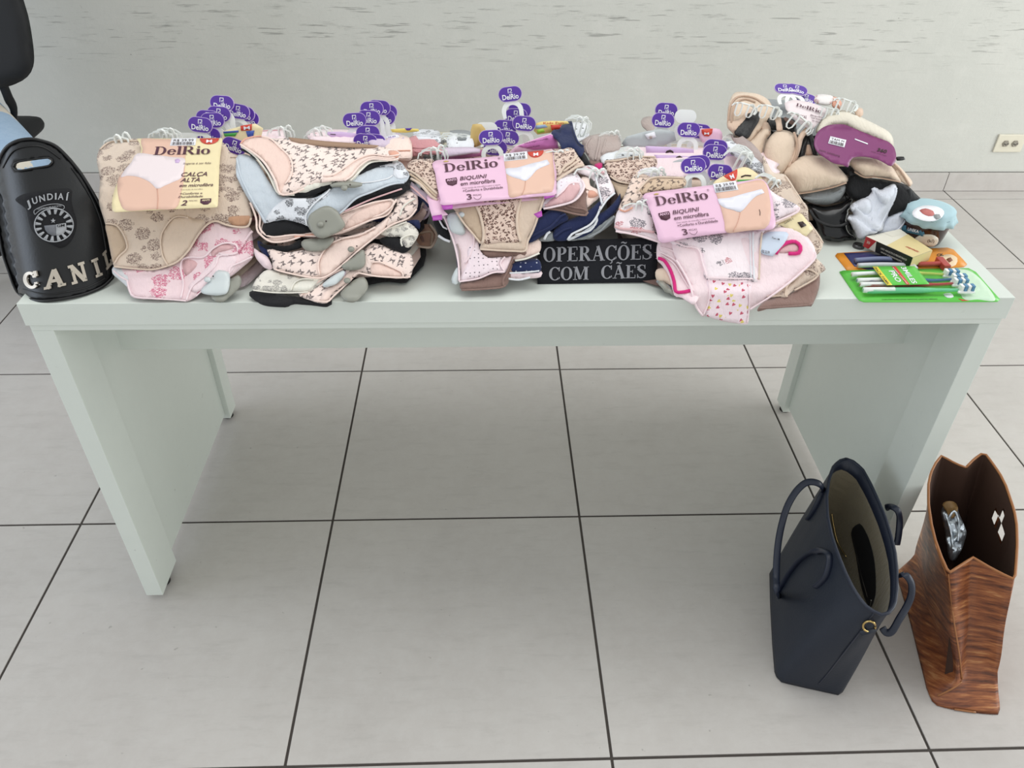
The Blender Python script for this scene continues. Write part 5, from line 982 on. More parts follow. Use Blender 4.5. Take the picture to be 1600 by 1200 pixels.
jv = [bodyv[i] for i in (0, 8, 9, 10, 11, 13, 14, 15, 16)]; jr = (.125, .090, .085, .075, .062, .098, .085, .075, .062); jv = [(v[0], v[1], v[2], r) for v, r in zip(jv, jr)]
skin('jeans', jv, [(0, 1), (1, 2), (2, 3), (3, 4), (0, 5), (5, 6), (6, 7), (7, 8)], DEN, pe)
skin('tshirt', [(px_, .95, .62, .15, .125), (px_, .96, .90, .17, .115), (px_, .96, 1.03, .135, .10), (px_+.18, .96, 1.0, .068), (px_+.20, .94, .86, .058), (px_-.18, .96, 1.0, .068), (px_-.21, .94, .86, .058)], [(0, 1), (1, 2), (2, 3), (3, 4), (2, 5), (5, 6)], SHT, pe, root=1)
skin('hair', [(px_, .975, 1.22, .085, .09), (px_, .965, 1.31, .08, .085), (px_, .90, 1.345, .035)], [(0, 1), (1, 2)], HAR, pe)
for s in (-1, 1): bm = bmesh.new(); bmesh.ops.create_uvsphere(bm, u_segments=10, v_segments=8, radius=.011, matrix=Matrix.Translation((px_+s*.032, .85, 1.245))); from_bm('eye', bm, plain('eye_white', (225, 225, 222), .2), pe, True)
bm = bmesh.new(); bmesh.ops.create_cone(bm, cap_ends=True, segments=10, radius1=.016, radius2=.006, depth=.045, matrix=Matrix.Translation((px_, .838, 1.225))); from_bm('nose', bm, SKN, pe, True)
for s in (21, 25):
    x, y, z = bodyv[s][:3]
    for k in range(5): sx = (k-2)*.016*(1 if s == 21 else -1); L_ = (.05, .07, .075, .07, .055)[k]; tubew('finger', [(x+sx*.7, y-.01, z-.004), (x+sx, y-.03-L_*.4, z-.006), (x+sx*1.1, y-.03-L_, z-.022)], .008, SKN, pe, n=8)
for cx, cy in ((K1.x+.03, K1.y-.06), (px_-.17, .42)): skin('shoe', [(cx, cy+.07, .05, .045, .045), (cx, cy-.02, .045, .048, .04), (cx, cy-.13, .035, .045, .03)], [(0, 1), (1, 2)], SHO, pe)
# ================================================================== bras, socks
QY = [-.60, -.47, -.44, -.42, -.40, -.37, -.33, -.28, -.22, -.15, -.05]; QZ = [.751, .752, .77, .795, .815, .848, .886, .92, .943, .95, .93]
def bp(lift=0, amp=0.0, seed=0, drop=1.0):
    r = random.Random(seed); k = [(r.uniform(25, 90), r.uniform(25, 90), r.uniform(0, 6.3), r.uniform(.5, 1)) for _ in range(4)]
    def h(X, Y):
        z = .752+(np.interp(Y, QY, QZ)-.752)*drop+lift
        for a, b, c, w in k: z = z+amp*w*(.7-np.abs(np.sin(a*X*.5+b*Y*.5+c))**.7)
        return z
    return ('h', h, lift, (-.18, .93))
CUPM = cloth('beige_foam', (222, 200, 178), rough=.7); CUPI = cloth('beige_foam_inner', (190, 160, 138), rough=.75); BSTR = cloth('beige_elastic', (216, 188, 166), rough=.7); BLS = cloth('black_satin', (12, 12, 15), rough=.45); IVC = cloth('ivory_foam', (222, 214, 198), rough=.7)
GLB = plain('glossy_black_foam', (10, 10, 13), .22, var=.1)
for k in range(11):
    z = .7508+.0125*k; ok = [y for y in np.linspace(-.6, -.05, 200) if np.interp(y, QY, QZ) > z+.03]
    if not ok: break
    pad(f'{colour_of([BLK, BEI, CUPM, BLS, GRK, CUPI][k % 6])} piece buried inside the heap of bras, {ORD[k]} layer', .50+.004*(k % 3), .715-.006*k, min(ok)+.02, -.07, z, .0135, [BLK, BEI, CUPM, BLS, GRK, CUPI][k % 6], 900+k, 'pieces buried in the heap of bras', name='bra')
def bra(label, surf, parts, group=None):
    c = C(parts[0][2], parts[0][1]); t = thing('bra', label, 'bra', tuple(hit([np.mean(c, 0)], surf)[0]), group)
    for p in parts:
        kind, key, pts, m = p[:4]; kw = p[4] if len(p) > 4 else {}
        if kind == 'cup': sheet('cup', C(pts, key), surf, m, t, thick=.005, droop=.006, dw=5, bulge=kw.get('b', .028), bw=kw.get('w', 42), step=5, toward=kw.get('t', 0))
        elif kind == 'hem': hem(C(pts, key), surf, m, t, r=kw.get('r', .002), toward=kw.get('t', .003), name=kw.get('n', 'edging'), flatn=.5)
        else: sheet(kind, C(pts, key), surf, m, t, thick=.003, droop=.003, dw=4, bulge=kw.get('b', 0), bw=kw.get('w', 20), step=5, toward=kw.get('t', 0))
    return t
bra('black glossy moulded bra at the bottom of the heap, right of the beige floral pair', bp(0, 0, 1), [('cup', '5', '590,865 640,870 700,880 800,860 870,825 880,870 860,930 850,975 870,1040 905,1092 840,1100 780,1110 690,1092 660,1035 620,960', GLB, dict(b=.016, w=26)), ('hem', '5', '600,900 640,960 720,1000 800,1005 855,980', BLS, dict(t=.016, r=.003))])
t = thing('bra', 'grey marl bra cup folded under the largest beige cup', 'bra', tuple(hit(C('690,820', '5'), bp(.008))[0])); sheet('cup', C('530,800 600,780 700,765 830,742 835,775 800,830 760,855 720,868 670,868 620,862 570,835', '5'), bp(.008, .004, 4), GRK, t, thick=.005, droop=.006, bulge=.010, bw=14); hem(C('560,822 640,830 720,815 810,770', '5'), bp(.008, .004, 4), GRK, t, r=.003, toward=.008)
bra('large beige bra folded over at the top left of the heap, dark inside showing', bp(.0, .003, 5), [('wing', '5', '65,350 72,240 90,180 115,145 150,138 200,142 265,152 320,180 350,215 365,270 330,330 290,380 240,440 200,480 150,470 115,420 68,372', CUPM, dict(b=.012, w=25)), ('lining', '5', '112,405 150,330 200,270 270,265 275,320 240,380 200,440 150,430', BLS, dict(t=.016)), ('hem', '5', '72,340 85,240 120,180 180,165 250,180 310,220', CUPI, dict(t=.012)), ('hem', '5', '95,340 105,250 135,200 190,185 250,205', CUPI, dict(t=.014)), ('strap', '5', '68,330 110,325 160,300 200,250 235,262 200,320 160,355 120,395 80,375', BSTR, dict(t=.016))])
bra('beige bra crumpled behind the second cup, left side of the heap', bp(.004, .005, 6), [('wing', '5', '195,480 240,430 290,380 330,370 350,410 320,450 300,520 300,560 340,640 345,690 300,640 250,590 215,540', CUPM, dict(b=.008, w=14)), ('strap', '5', '280,360 300,330 335,340 350,390 330,420 300,400', BSTR), ('hem', '5', '215,520 260,460 310,410 345,400', CUPI, {})])
bra('black bra with lace edge squeezed between beige ones, upper left of the heap', bp(.004, .004, 7), [('wing', '5', '330,300 380,310 420,305 500,320 515,380 520,430 470,395 400,385 350,380 325,345', BLS), ('strap', '5', '440,300 500,330 515,360 480,350 440,325', BRN, dict(t=.004))])
bra('beige bra with tall cup and strap up to the clips, left of the heap', bp(.010, 0, 8), [('cup', '5', '300,560 312,490 335,440 370,402 400,384 440,386 480,398 508,425 520,470 515,540 495,600 460,650 420,682 370,682 340,650 318,600', CUPM, dict(b=.030, w=26)), ('strap', '5', '372,300 410,300 420,340 425,385 390,388 382,340', BSTR, dict(t=.012)), ('wing', '5', '460,600 500,520 520,440 560,380 590,365 600,385 560,440 545,500 520,570 490,610 455,640', BSTR, dict(t=.018)), ('hem', '5', '500,400 520,470 515,540 490,600', CUPI, dict(t=.018, r=.0025))])
bra('black V-shaped strap bra between the beige cups', bp(.016, 0, 9), [('strap', '5', '528,560 560,450 580,400 608,400 590,450 570,545 560,565', BLS), ('strap', '5', '585,400 612,400 640,480 660,545 625,548 600,470', BLS), ('wing', '5', '575,545 585,480 600,480 620,545', CUPI)])
bra('ivory bra cups lying on top of the heap behind the purple card', bp(.022, 0, 10), [('cup', '5', '640,400 655,350 700,295 760,265 830,258 900,285 980,325 1050,360 1110,395 1140,440 1142,500 1120,500 1000,440 900,400 820,360 740,370 680,420', IVC, dict(b=.020, w=30)), ('strap', '5', '885,250 940,245 945,290 910,300', BSTR)])
bra('beige bra wing and hooks hanging at the right end of the heap', bp(.004, .003, 11), [('wing', '5', '1130,590 1160,600 1210,650 1262,715 1262,740 1245,752 1200,725 1180,700 1150,650', CUPM), ('hem', '5', '1140,600 1190,650 1235,720 1250,750', CUPI, {}), ('strap', '5', '1160,560 1210,558 1218,575 1170,580', BLS)])
bra('beige bra with the two large smooth front cups, front of the heap', bp(.016, 0, 12), [('cup', '5', '415,672 440,635 480,590 530,560 580,547 640,548 700,560 760,598 810,650 850,700 835,728 770,752 700,770 600,790 520,800 490,760 450,710', CUPM, dict(b=.034, w=32)), ('cup', '5', '858,600 870,572 930,556 990,558 1050,572 1100,598 1135,625 1165,670 1192,724 1140,712 1080,700 1010,690 950,690 905,665 880,640', CUPM, dict(b=.026, w=24)), ('hem', '5', '520,798 600,788 700,768 770,750 838,726', CUPI, dict(t=.012, r=.0016)), ('hem', '5', '890,655 950,690 1010,690 1080,700 1190,722', CUPI, dict(t=.008, r=.0016)), ('bridge', '5', '845,640 870,625 900,660 860,690', BLS)])
# cards among the bras
bit('pink card with lettering and a number 2, across the top of the bras', 'h', '395,350 500,310 620,320 760,350 940,420 960,480 900,540 860,600 760,700 660,660 560,600 480,510 410,430', PHP, 0, [('2 PEÇAS', '562,500 690,520 685,560 558,538', INKP)], bp(.028), sm=True)
Qh = Quad('h', '555,350 900,440 880,510 540,400'); th = thing('card_print', 'x', 'x'); bpy.data.objects.remove(th)
lastcard = [o for o in COL.objects if o.name.startswith('product_card') and o.parent is None][-1]
put(Qh, serif_mesh('DelRio'), .0, .75, 1.0, .75, bp(.028), INKP, lastcard, toward=.003)
for i, w in enumerate(('Biquíni', 'cós baixo', 'sem costura')):
    q = Quad('h', f'{745+10*i},{500+35*i} {900-10*i},{530+35*i} {895-10*i},{552+35*i} {740+10*i},{522+35*i}'); put(q, sans_mesh(w, .01), 0, 1, 1, 1, bp(.028), INKP, lastcard, toward=.003)
SP = bp(.040)
pc = thing('product_card', 'purple two-lobed card with silver label over the heap of bras', 'card', tuple(hit(C('890,480', '5'), SP)[0])); PLM = plain('plum_card', (128, 56, 108), .38)
Sc = flat(.935, .52, -.10, -.30, .62)
sheet('card', C('630,462 640,420 665,385 700,362 750,350 820,350 880,372 960,405 1050,440 1110,462 1145,495 1160,545 1155,590 1128,618 1090,600 1040,575 950,556 880,566 858,600 850,625 815,610 760,600 710,570 660,535 636,500', '5'), Sc, PLM, pc, thick=.001, droop=0, step=6)
qz = Quad('5', '735,425 838,450 825,498 720,472'); label_sticker(qz, 0, 0, 1, 1, Sc, pc, 9, 'TAM M')
sheet('card_slit', C('893,440 978,472 976,479 892,447', '5'), Sc, WPR, pc, thick=.0002, droop=0, sm=False, step=5, toward=.001)
put(Quad('5', '1045,500 1105,515 1095,535 1035,520'), sans_mesh('360', .03), 0, 1, 1, 1, Sc, INK, pc); put(Quad('5', '1000,518 1100,548 1098,554 998,524'), sans_mesh('sutiã com bojo'), 0, 1, 1, 1, Sc, INKP, pc); put(Quad('5', '668,505 800,545 795,560 660,518'), sans_mesh('sem costura'), 0, 1, 1, 1, Sc, INKP, pc)
for args in ((195, 230, 'left white clips gripping the large beige bra', 2, 12, 1.0), (355, 245, 'white clips holding the black bra at the top of the heap', 2, 12, 1.0), (560, 330, 'large pair of clear clips on the pink card of the heap', 2, 35, 1.2), (740, 255, 'white clip arms on the right of the pink card of the heap', 1, 10, .9), (850, 205, 'white clip arms at the far back of the heap of bras', 2, 15, 1.0)):
    (u, v), = C(f'{args[0]},{args[1]}', '5'); p = Vector(hit([(u, v)], bp(.036))[0]); t = thing('hanger_clip', args[2], 'clip', p, 'white hanger clips on the bras'); t.rotation_euler = (Matrix.Rotation(math.radians(-30), 3, 'X') @ Matrix.Rotation(math.radians(args[4]), 3, 'Y')).to_euler(); t.scale = (args[5], args[5], args[5]*.62)
    for k in range(args[3]): part('arm', LOOPM, t, (k*.005-.005, .004*k, .003*k), (0, math.radians(5*k), 0))
    part('clip', CLIPM, t, (-.014, -.004, .002), (.3, 0, -.1)); part('clip', CLIPM, t, (.008, -.004, .004), (.3, 0, .1))
def hb(u, v, label, blank=False, tilt=64, roll=0, off=18):
    (a, b), = C(f'{u},{v}', 'h'); p = at_y(a, b+off, -.20); t = thing('hanger', label, 'hanger', p, 'white hangers with purple tags'); t.rotation_euler = (Matrix.Rotation(math.radians(-tilt), 3, 'X') @ Matrix.Rotation(math.radians(roll), 3, 'Y')).to_euler()
    seat_tag(t, a, b)
    part('hook', HOOKM, t); tg = part('tag', TAGM, t, (0, -.0025, .0505)); part('tag_rim', TAGW_M, tg); part('lettering', TXTM, tg)
hb(400, 160, 'purple tag at the far left of the heap of bras, half covered', roll=3); hb(555, 172, 'tilted purple tag topmost on the heap of bras', roll=18); hb(680, 290, 'purple tag lying on the pink card of the heap', roll=22, tilt=62)
panties('white pair with small red print folded at the back of the heap of bras', 'h', '800,260 860,232 960,238 1040,262 1030,350 960,372 850,350 790,310', cloth('white_red', (236, 230, 228), 'scribble', (170, 90, 90), s=1.5), 0, surf=bp(.022))
panties('salmon pair folded beside it at the right back of the heap of bras', 'h', '1040,260 1130,300 1160,340 1150,430 1080,420 1025,370', cloth('salmon', (214, 158, 136)), 0, surf=bp(.020), hems=[('1045,280 1100,330 1145,420', PCH, .002)])
# socks
def sock(label, key, pts, m, lift, amp, folds, seed, b=.008, w=16):
    S_ = bp(lift, amp, seed); o = C(pts, key); t = thing('sock', label, 'sock', tuple(hit([np.mean(o, 0)], S_)[0])); sheet('leg', o, S_, m, t, thick=.006, droop=.008, dw=7, bulge=b, bw=w, step=4)
    for f in folds: hem(C(f[0], key), S_, f[1], t, r=f[2], toward=f[3] if len(f) > 3 else b*.6, name='fold')
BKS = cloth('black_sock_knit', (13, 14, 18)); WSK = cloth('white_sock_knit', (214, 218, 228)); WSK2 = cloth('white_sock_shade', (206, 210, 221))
sock('black sock spread under the white one, right front of the heap of bras', '5', '835,720 850,690 880,660 920,668 980,692 1080,705 1190,728 1245,755 1290,800 1340,840 1445,868 1380,870 1260,870 1240,910 1170,930 1100,950 1020,900 960,850 880,835 840,800 820,760', BKS, .006, .006, [('880,690 900,740 960,770 1060,740', BKS, .004), ('1240,770 1245,830 1215,900', BKS, .004)], 21)
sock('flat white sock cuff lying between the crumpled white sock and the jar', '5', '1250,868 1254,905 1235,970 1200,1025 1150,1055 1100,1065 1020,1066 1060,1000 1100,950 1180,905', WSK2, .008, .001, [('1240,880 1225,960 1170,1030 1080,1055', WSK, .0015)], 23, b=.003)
sock('crumpled white sock in front of the black one', '5', '858,890 875,862 930,830 985,790 1005,752 1030,748 1060,765 1100,748 1140,732 1165,750 1172,785 1160,840 1120,920 1085,1000 1070,1035 1030,1050 990,1068 950,1092 912,1085 890,1040 870,1000 842,965 855,935 880,930', WSK, .018, .014, [('870,900 930,880 985,905 990,960 930,975', WSK, .004), ('1010,760 1020,800 980,850 930,880', WSK, .004), ('850,950 900,990 930,1040 1000,1040', WSK, .0035), ('1160,760 1130,860 1080,960 1050,1030', WSK, .0025), ('930,1030 985,1010 1050,1030', WSK, .0045)], 24, b=.012)
wsk = [o for o in COL.objects if o.name.startswith('sock') and o.parent is None][-1]
for pts, am, sd, bb_ in (('1005,755 1060,768 1140,734 1168,755 1150,830 1090,880 1040,850 1015,800', .010, 31, .012), ('860,888 930,832 990,830 1010,880 985,940 930,960 880,925', .010, 32, .011), ('850,955 905,945 960,975 1000,1010 1040,1045 985,1068 950,1090 912,1083 888,1040 868,1000', .010, 33, .010), ('1040,870 1120,850 1090,960 1060,1030 1010,1010 1000,940', .008, 34, .006)):
    sheet('fold', C(pts, '5'), bp(.024, am, sd), WSK, wsk, thick=.004, droop=.010, dw=10, bulge=bb_, bw=14, step=4)
# ================================================================== jar, box, packs
BRW = plain('dark_jam', (52, 30, 26), .15, var=.1); CLB = plain('blue_gingham', (172, 200, 208), .85, bmp=.4); GLS, gb, _ = base('jar_glass', .05); gb.inputs['Transmission Weight'].default_value = .6; gb.inputs['Base Color'].default_value = (.9, .92, .92, 1)
jc = at_z(1452, 389, .75); jx, jy = jc.x, jc.y+.036; jr_ = thing('jam_jar', 'small dark jam jar with pale blue fabric cover on its lid', 'jar', (jx, jy, .75))
def lathe(name, prof, mat, par, n=32, wob=None, c=(0, 0)):
    V = []; Fc = []
    for i, (r, z) in enumerate(prof):
        for k in range(n): a = 2*PI*k/n; rr_ = r*(1+(wob(a, i) if wob else 0)); V.append((jx+c[0]+rr_*math.cos(a), jy+c[1]+rr_*math.sin(a), z))
    for i in range(len(prof)-1):
        for k in range(n): Fc.append((i*n+k, i*n+(k+1) % n, (i+1)*n+(k+1) % n, (i+1)*n+k))
    Fc.append(tuple(range(n))[::-1]); Fc.append(tuple((len(prof)-1)*n+k for k in range(n))); return mesh(name, V, Fc, mat, par)
lathe('jar_body', [(.030, .7505), (.033, .753), (.036, .765), (.039, .785), (.040, .797), (.037, .800)], BRW, jr_)
lathe('lid_cover', [(.047, .793), (.044, .800), (.0415, .806), (.0405, .8125), (.030, .8155), (.001, .816)], CLB, jr_, 72, lambda a, i: (.05*math.sin(11*a)+.03*math.sin(17*a+1))*(1 if i == 0 else .35 if i == 1 else .05))
lathe('lid_band', [(.0415, .8030), (.0422, .8042), (.0415, .8055)], plain('lid_band', (110, 140, 156), .5), jr_)
SJ = flat(.8165); SJv = ('v', lambda X, Z: jy-np.sqrt(np.clip((.0365+.09*(Z-.765))**2-(X-jx)**2, 0, 1))-.0006, 0)
sheet('lid_print', C('1290,890 1350,872 1430,882 1470,910 1460,945 1410,972 1340,972 1275,945 1265,915', '5'), SJ, WPR, jr_, thick=.0003, droop=0); sheet('lid_fruit', C('1310,905 1350,892 1400,910 1410,935 1370,942 1330,925', '5'), SJ, plain('print_berry', (190, 108, 104), .6), jr_, thick=.0003, droop=0, toward=.001)
sheet('lid_print', C('1400,935 1440,930 1450,950 1420,965', '5'), SJ, GRK, jr_, thick=.0003, droop=0, toward=.001)
sheet('jar_label', C('548,590 570,565 640,580 697,600 700,640 640,625 575,612', '6'), SJv, plain('label_teal', (62, 116, 142), .5), jr_, thick=.0003, droop=0, step=5)
sheet('jar_label', C('640,665 660,640 700,628 760,630 798,655 790,690 750,712 710,700', '6'), SJv, plain('label_cream', (216, 208, 192), .5), jr_, thick=.0003, droop=0, step=5)
write('lettering', sans_mesh('UNIKA', .02), *C('590,600 665,618', '6'), 5, SJv, WPR, jr_); write('lettering', sans_mesh('(k/)', .0), *C('725,680 770,682', '6'), 5, SJv, INK, jr_)
def cyl(name, c, r, h, mat, par, n=24):
    bm = bmesh.new(); bmesh.ops.create_cone(bm, cap_ends=True, segments=n, radius1=r, radius2=r*.93, depth=h, matrix=Matrix.Translation((c[0], c[1], c[2]+h/2))); return from_bm(name, bm, mat, par, True)
cp = at_z(1341, 386, .75); ct = thing('bottle_cap', 'small dark clear plastic cap beside the red end of the box', 'cap', cp); cyl('rim', cp, .0105, .005, plain('smoke_plastic', (70, 70, 72), .15), ct); cyl('centre', (cp.x, cp.y, cp.z+.005), .006, .0012, FT, ct)
# orange pack (flat card on the table)
F0 = flat(.7515); F1 = flat(.7575)
OR = plain('orange_card', (226, 146, 44), .4); op = thing('blister_pack', 'orange carded pack of razors under the yellow box', 'package', at_z(1400, 405, .75))
sheet('card', C('108,768 120,752 170,748 400,735 700,722 858,714 900,728 960,790 990,825 970,842 860,850 600,858 330,866 190,870 150,820', '6'), F0, OR, op, thick=.0012, droop=0, sm=False, step=9)
sheet('printed_panel', C('165,752 420,740 640,738 660,850 330,864 235,840', '6'), F0, plain('print_navy', (50, 54, 104), .35), op, thick=.0003, droop=0, sm=False, toward=.0012)
sheet('printed_panel', C('790,790 830,765 880,760 925,785 915,830 870,845 820,840', '6'), F0, plain('print_cream', (232, 206, 170), .5), op, thick=.0003, droop=0, toward=.0012)
sheet('printed_panel', C('850,795 880,780 895,800 870,815', '6'), F0, plain('print_brown', (126, 66, 30), .5), op, thick=.0003, droop=0, toward=.0018)
put(Quad('6', '785,757 830,752 835,768 790,773'), sans_mesh('CK', .03), 0, 1, 1, 1, F0, INK, op, toward=.002)
for a, b_, c, m, nm in (('660,825', '740,825', '820,822', plain('red_handle', (176, 70, 64), .3), 'red handle'), ('240,800', '420,790', '600,800', plain('steel_blue', (120, 128, 160), .25), 'blue grey handle'), ('260,835', '420,830', '600,835', plain('white_handle', (206, 208, 216), .25), 'white handle')):
    P = np.array([tuple(flat_hit(C(q, '6'), .758)[0]) for q in (a, b_, c)]); r_t = thing('razor', f'disposable razor with {nm} in the orange pack', 'razor', tuple(P[0])); tubew('handle', P, .0045, m, r_t, n=8); e = P[2]; bx('razor_head', (e[0]-.004, e[0]+.008, e[1]-.016, e[1]+.016, .752, .763), m, r_t, .001)
# box
zt = .778; Bc = [flat_hit(C(q, '6'), zt)[0] for q in ('315,640', '540,592', '757,733', '627,782')]
bt = thing('medicine_box', 'cream, black and red cardboard box lying on the orange pack', 'box', tuple(np.mean(Bc, 0)))
def quadpanel(name, pts, mat, par, off=0):
    P = [np.array(p, float) for p in pts]; n = np.cross(P[1]-P[0], P[3]-P[0]); n /= np.linalg.norm(n); n = n if n @ (CAMP-P[0]) > 0 else -n; P = [p+n*off for p in P]
    f = (0, 1, 2, 3) if np.cross(P[1]-P[0], P[2]-P[0]) @ n > 0 else (3, 2, 1, 0); return mesh(name, P, [f], mat, par, False)
dn = np.array([0, 0, -.0195]); A_, B_, C_, D_ = Bc; V = [A_, B_, C_, D_, A_+dn, B_+dn, C_+dn, D_+dn]
BXW = plain('box_white', (226, 222, 208), .4); BXC = plain('box_cream', (222, 204, 150), .4); BXK = plain('box_black', (32, 34, 28), .35); BXR = plain('box_red', (182, 40, 46), .35)
mesh('carton', V, [(0, 1, 2, 3)[::-1], (4, 5, 6, 7), (0, 4, 7, 3)[::-1], (3, 7, 6, 2)[::-1], (2, 6, 5, 1)[::-1], (1, 5, 4, 0)[::-1]], BXW, bt, False)
L = lambda a, b, t: a+(b-a)*t
quadpanel('printed_panel', [L(A_, D_, .45), L(B_, C_, .25), C_, D_], BXC, bt, .0004); quadpanel('printed_panel', [L(A_, D_, .23), D_, D_+dn, L(A_, D_, .27)+dn], BXK, bt, .0004)
quadpanel('printed_panel', [A_, L(A_, D_, .23), L(A_, D_, .12)+dn, A_+dn], BXR, bt, .0004); quadpanel('printed_panel', [D_, C_, C_+dn, D_+dn], BXC, bt, .0004); quadpanel('printed_panel', [L(A_, B_, .5), B_, L(B_, C_, .18), L(A_, D_, .2)+(B_-A_)*.5], BXW, bt, .0003)
def put3(txt, O, U, Vv, mat, par, bold=.01):
    mv, mf = sans_mesh(txt, bold); O, U, Vv = map(np.array, (O, U, Vv)); P = [O+U*(x/mv[:, 0].max())+Vv*y for x, y in mv]; n = np.cross(U, Vv)
    P = [p+n/np.linalg.norm(n)*.0008*(1 if n @ (CAMP-O) > 0 else -1) for p in P]; return mesh('lettering', P, mf, mat, par, False)
put3('USO ADULTO E PEDIÁTRICO', L(A_, D_, .36)+dn*.5, (D_-A_)*.55, -dn*.16, BXW, bt); put3('VENDA SOB PRESCRIÇÃO', L(A_, D_, .38)+dn*.8, (D_-A_)*.45, -dn*.12, BXW, bt); put3('comprimidos', L(A_, D_, .62)+(B_-A_)*.3, (D_-A_)*.26, (B_-A_)*.09, BXR, bt)
put3('30', L(A_, D_, .05)+dn*.55, (D_-A_)*.07, -dn*.25, BXW, bt)
# green toothbrush pack
GRC = plain('green_card', (96, 196, 74), .35, var=.08); gp = thing('blister_pack', 'green toothbrush pack at the front right corner of the table', 'package', at_z(1430, 450, .75))
go2 = '136,876 160,868 300,864 600,858 1000,852 1050,878 1130,970 1212,1062 1195,1075 900,1077 500,1078 300,1078 268,1066 240,1030'
sheet('card', C(go2, '6'), F0, GRC, gp, thick=.0012, droop=0, sm=False, step=9, toward=.0006)
sheet('printed_panel', C('900,870 1040,890 1180,1060 1060,1062 960,1050', '6'), F0, plain('print_mint', (206, 232, 204), .4), gp, thick=.0003, droop=0, toward=.0012)
sheet('printed_panel', C('830,1025 880,1018 900,1045 860,1050', '6'), F0, WPR, gp, thick=.0003, droop=0, toward=.0016); sheet('printed_panel', C('930,1056 1005,1070 960,1072', '6'), F0, REDS, gp, thick=.0003, droop=0, sm=False, toward=.0016)
put(Quad('6', '420,1058 790,1055 792,1063 420,1066'), sans_mesh('CONTÉM 4 ESCOVAS DENTAIS CERDAS MÉDIAS'), 0, 1, 1, 1, F0, INK, gp, toward=.002)
CLR, cb, _ = base('clear_blister', .06); cb.inputs['Transmission Weight'].default_value = 1; cb.inputs['IOR'].default_value = 1.12; cb.inputs['Base Color'].default_value = (1, 1, 1, 1); cb.inputs['Alpha'].default_value = .35
for nm, pts, m, m2 in (('lime green', '218,900 500,888 700,890 830,898', plain('tb_lime', (188, 206, 96), .3), WPL), ('blue', '255,940 500,935 760,938 880,930', plain('tb_blue', (66, 110, 150), .3), WPL), ('red', '275,968 500,965 760,965 890,958', plain('tb_red', (176, 62, 66), .3), WPL), ('green', '296,1003 500,1000 780,1000 930,1000', plain('tb_green', (112, 200, 150), .3), WPL)):
    P = np.array([tuple(flat_hit([q], .7605)[0]) for q in C(pts, '6')]); tt = thing('toothbrush', f'toothbrush with {nm} handle in the green pack', 'toothbrush', tuple(P[0]), 'toothbrushes in the green pack')
    tubew('handle', P, np.interp(np.linspace(0, 1, 16), [0, .1, .55, .65, 1], [.003, .0052, .0048, .003, .0026]), m, tt, n=10); tubew('grip', P[:2]*1.0+np.array([0, 0, .0012]), .0046, m2, tt, n=8)
    e = P[-1]; bx('head', (e[0]-.002, e[0]+.026, e[1]-.006, e[1]+.006, .757, .761), m2, tt, .0015)
    for k in range(4): bx('bristles', (e[0]+.001+.006*k, e[0]+.0058+.006*k, e[1]-.0048, e[1]+.0048, .7605, .7705), WPL if k % 2 == 0 else plain('bristle_blue', (90, 140, 176), .5), tt, .0005)
Sg = flat(.7700); sheet('printed_sleeve', C('358,842 500,840 638,838 690,900 737,958 600,962 455,966 405,900', '6'), Sg, GRC, gp, thick=.0008, droop=0, sm=False)
sheet('printed_panel', C('358,843 392,842 490,965 455,966', '6'), Sg, plain('print_yellow', (236, 214, 70), .4), gp, thick=.0002, droop=0, sm=False, toward=.001); sheet('printed_panel', C('486,841 512,840 608,961 585,962', '6'), Sg, REDS, gp, thick=.0002, droop=0, sm=False, toward=.001)
put(Quad('6', '372,845 392,845 484,960 462,962'), serif_mesh('I') if False else sans_mesh('', 0), 0, 1, 1, 1, Sg, INK, gp) if False else None
write('lettering', sans_mesh('PACK FAMIL', .02), *C('366,850 458,962', '6'), 4.2, Sg, INK, gp, up=(1, -.1)); write('lettering', sans_mesh('PRO', .02), *C('465,870 520,945', '6'), 8.5, Sg, WPR, gp, up=(1, -.05)); write('lettering', sans_mesh('3MILES', .02), *C('545,845 625,955', '6'), 8, Sg, WPR, gp, up=(1, -.05)); write('lettering', sans_mesh('limpeza completa'), *C('490,848 588,958', '6'), 2.5, Sg, WPR, gp, up=(1, -.05), toward=.002)
sheet('blister', C('205,885 260,872 640,868 860,864 1000,862 1045,900 1085,960 1060,1015 900,1030 500,1030 310,1030 270,1005', '6'), flat(.758), CLR, gp, thick=.0, droop=0, bulge=.017, bw=6, step=4)
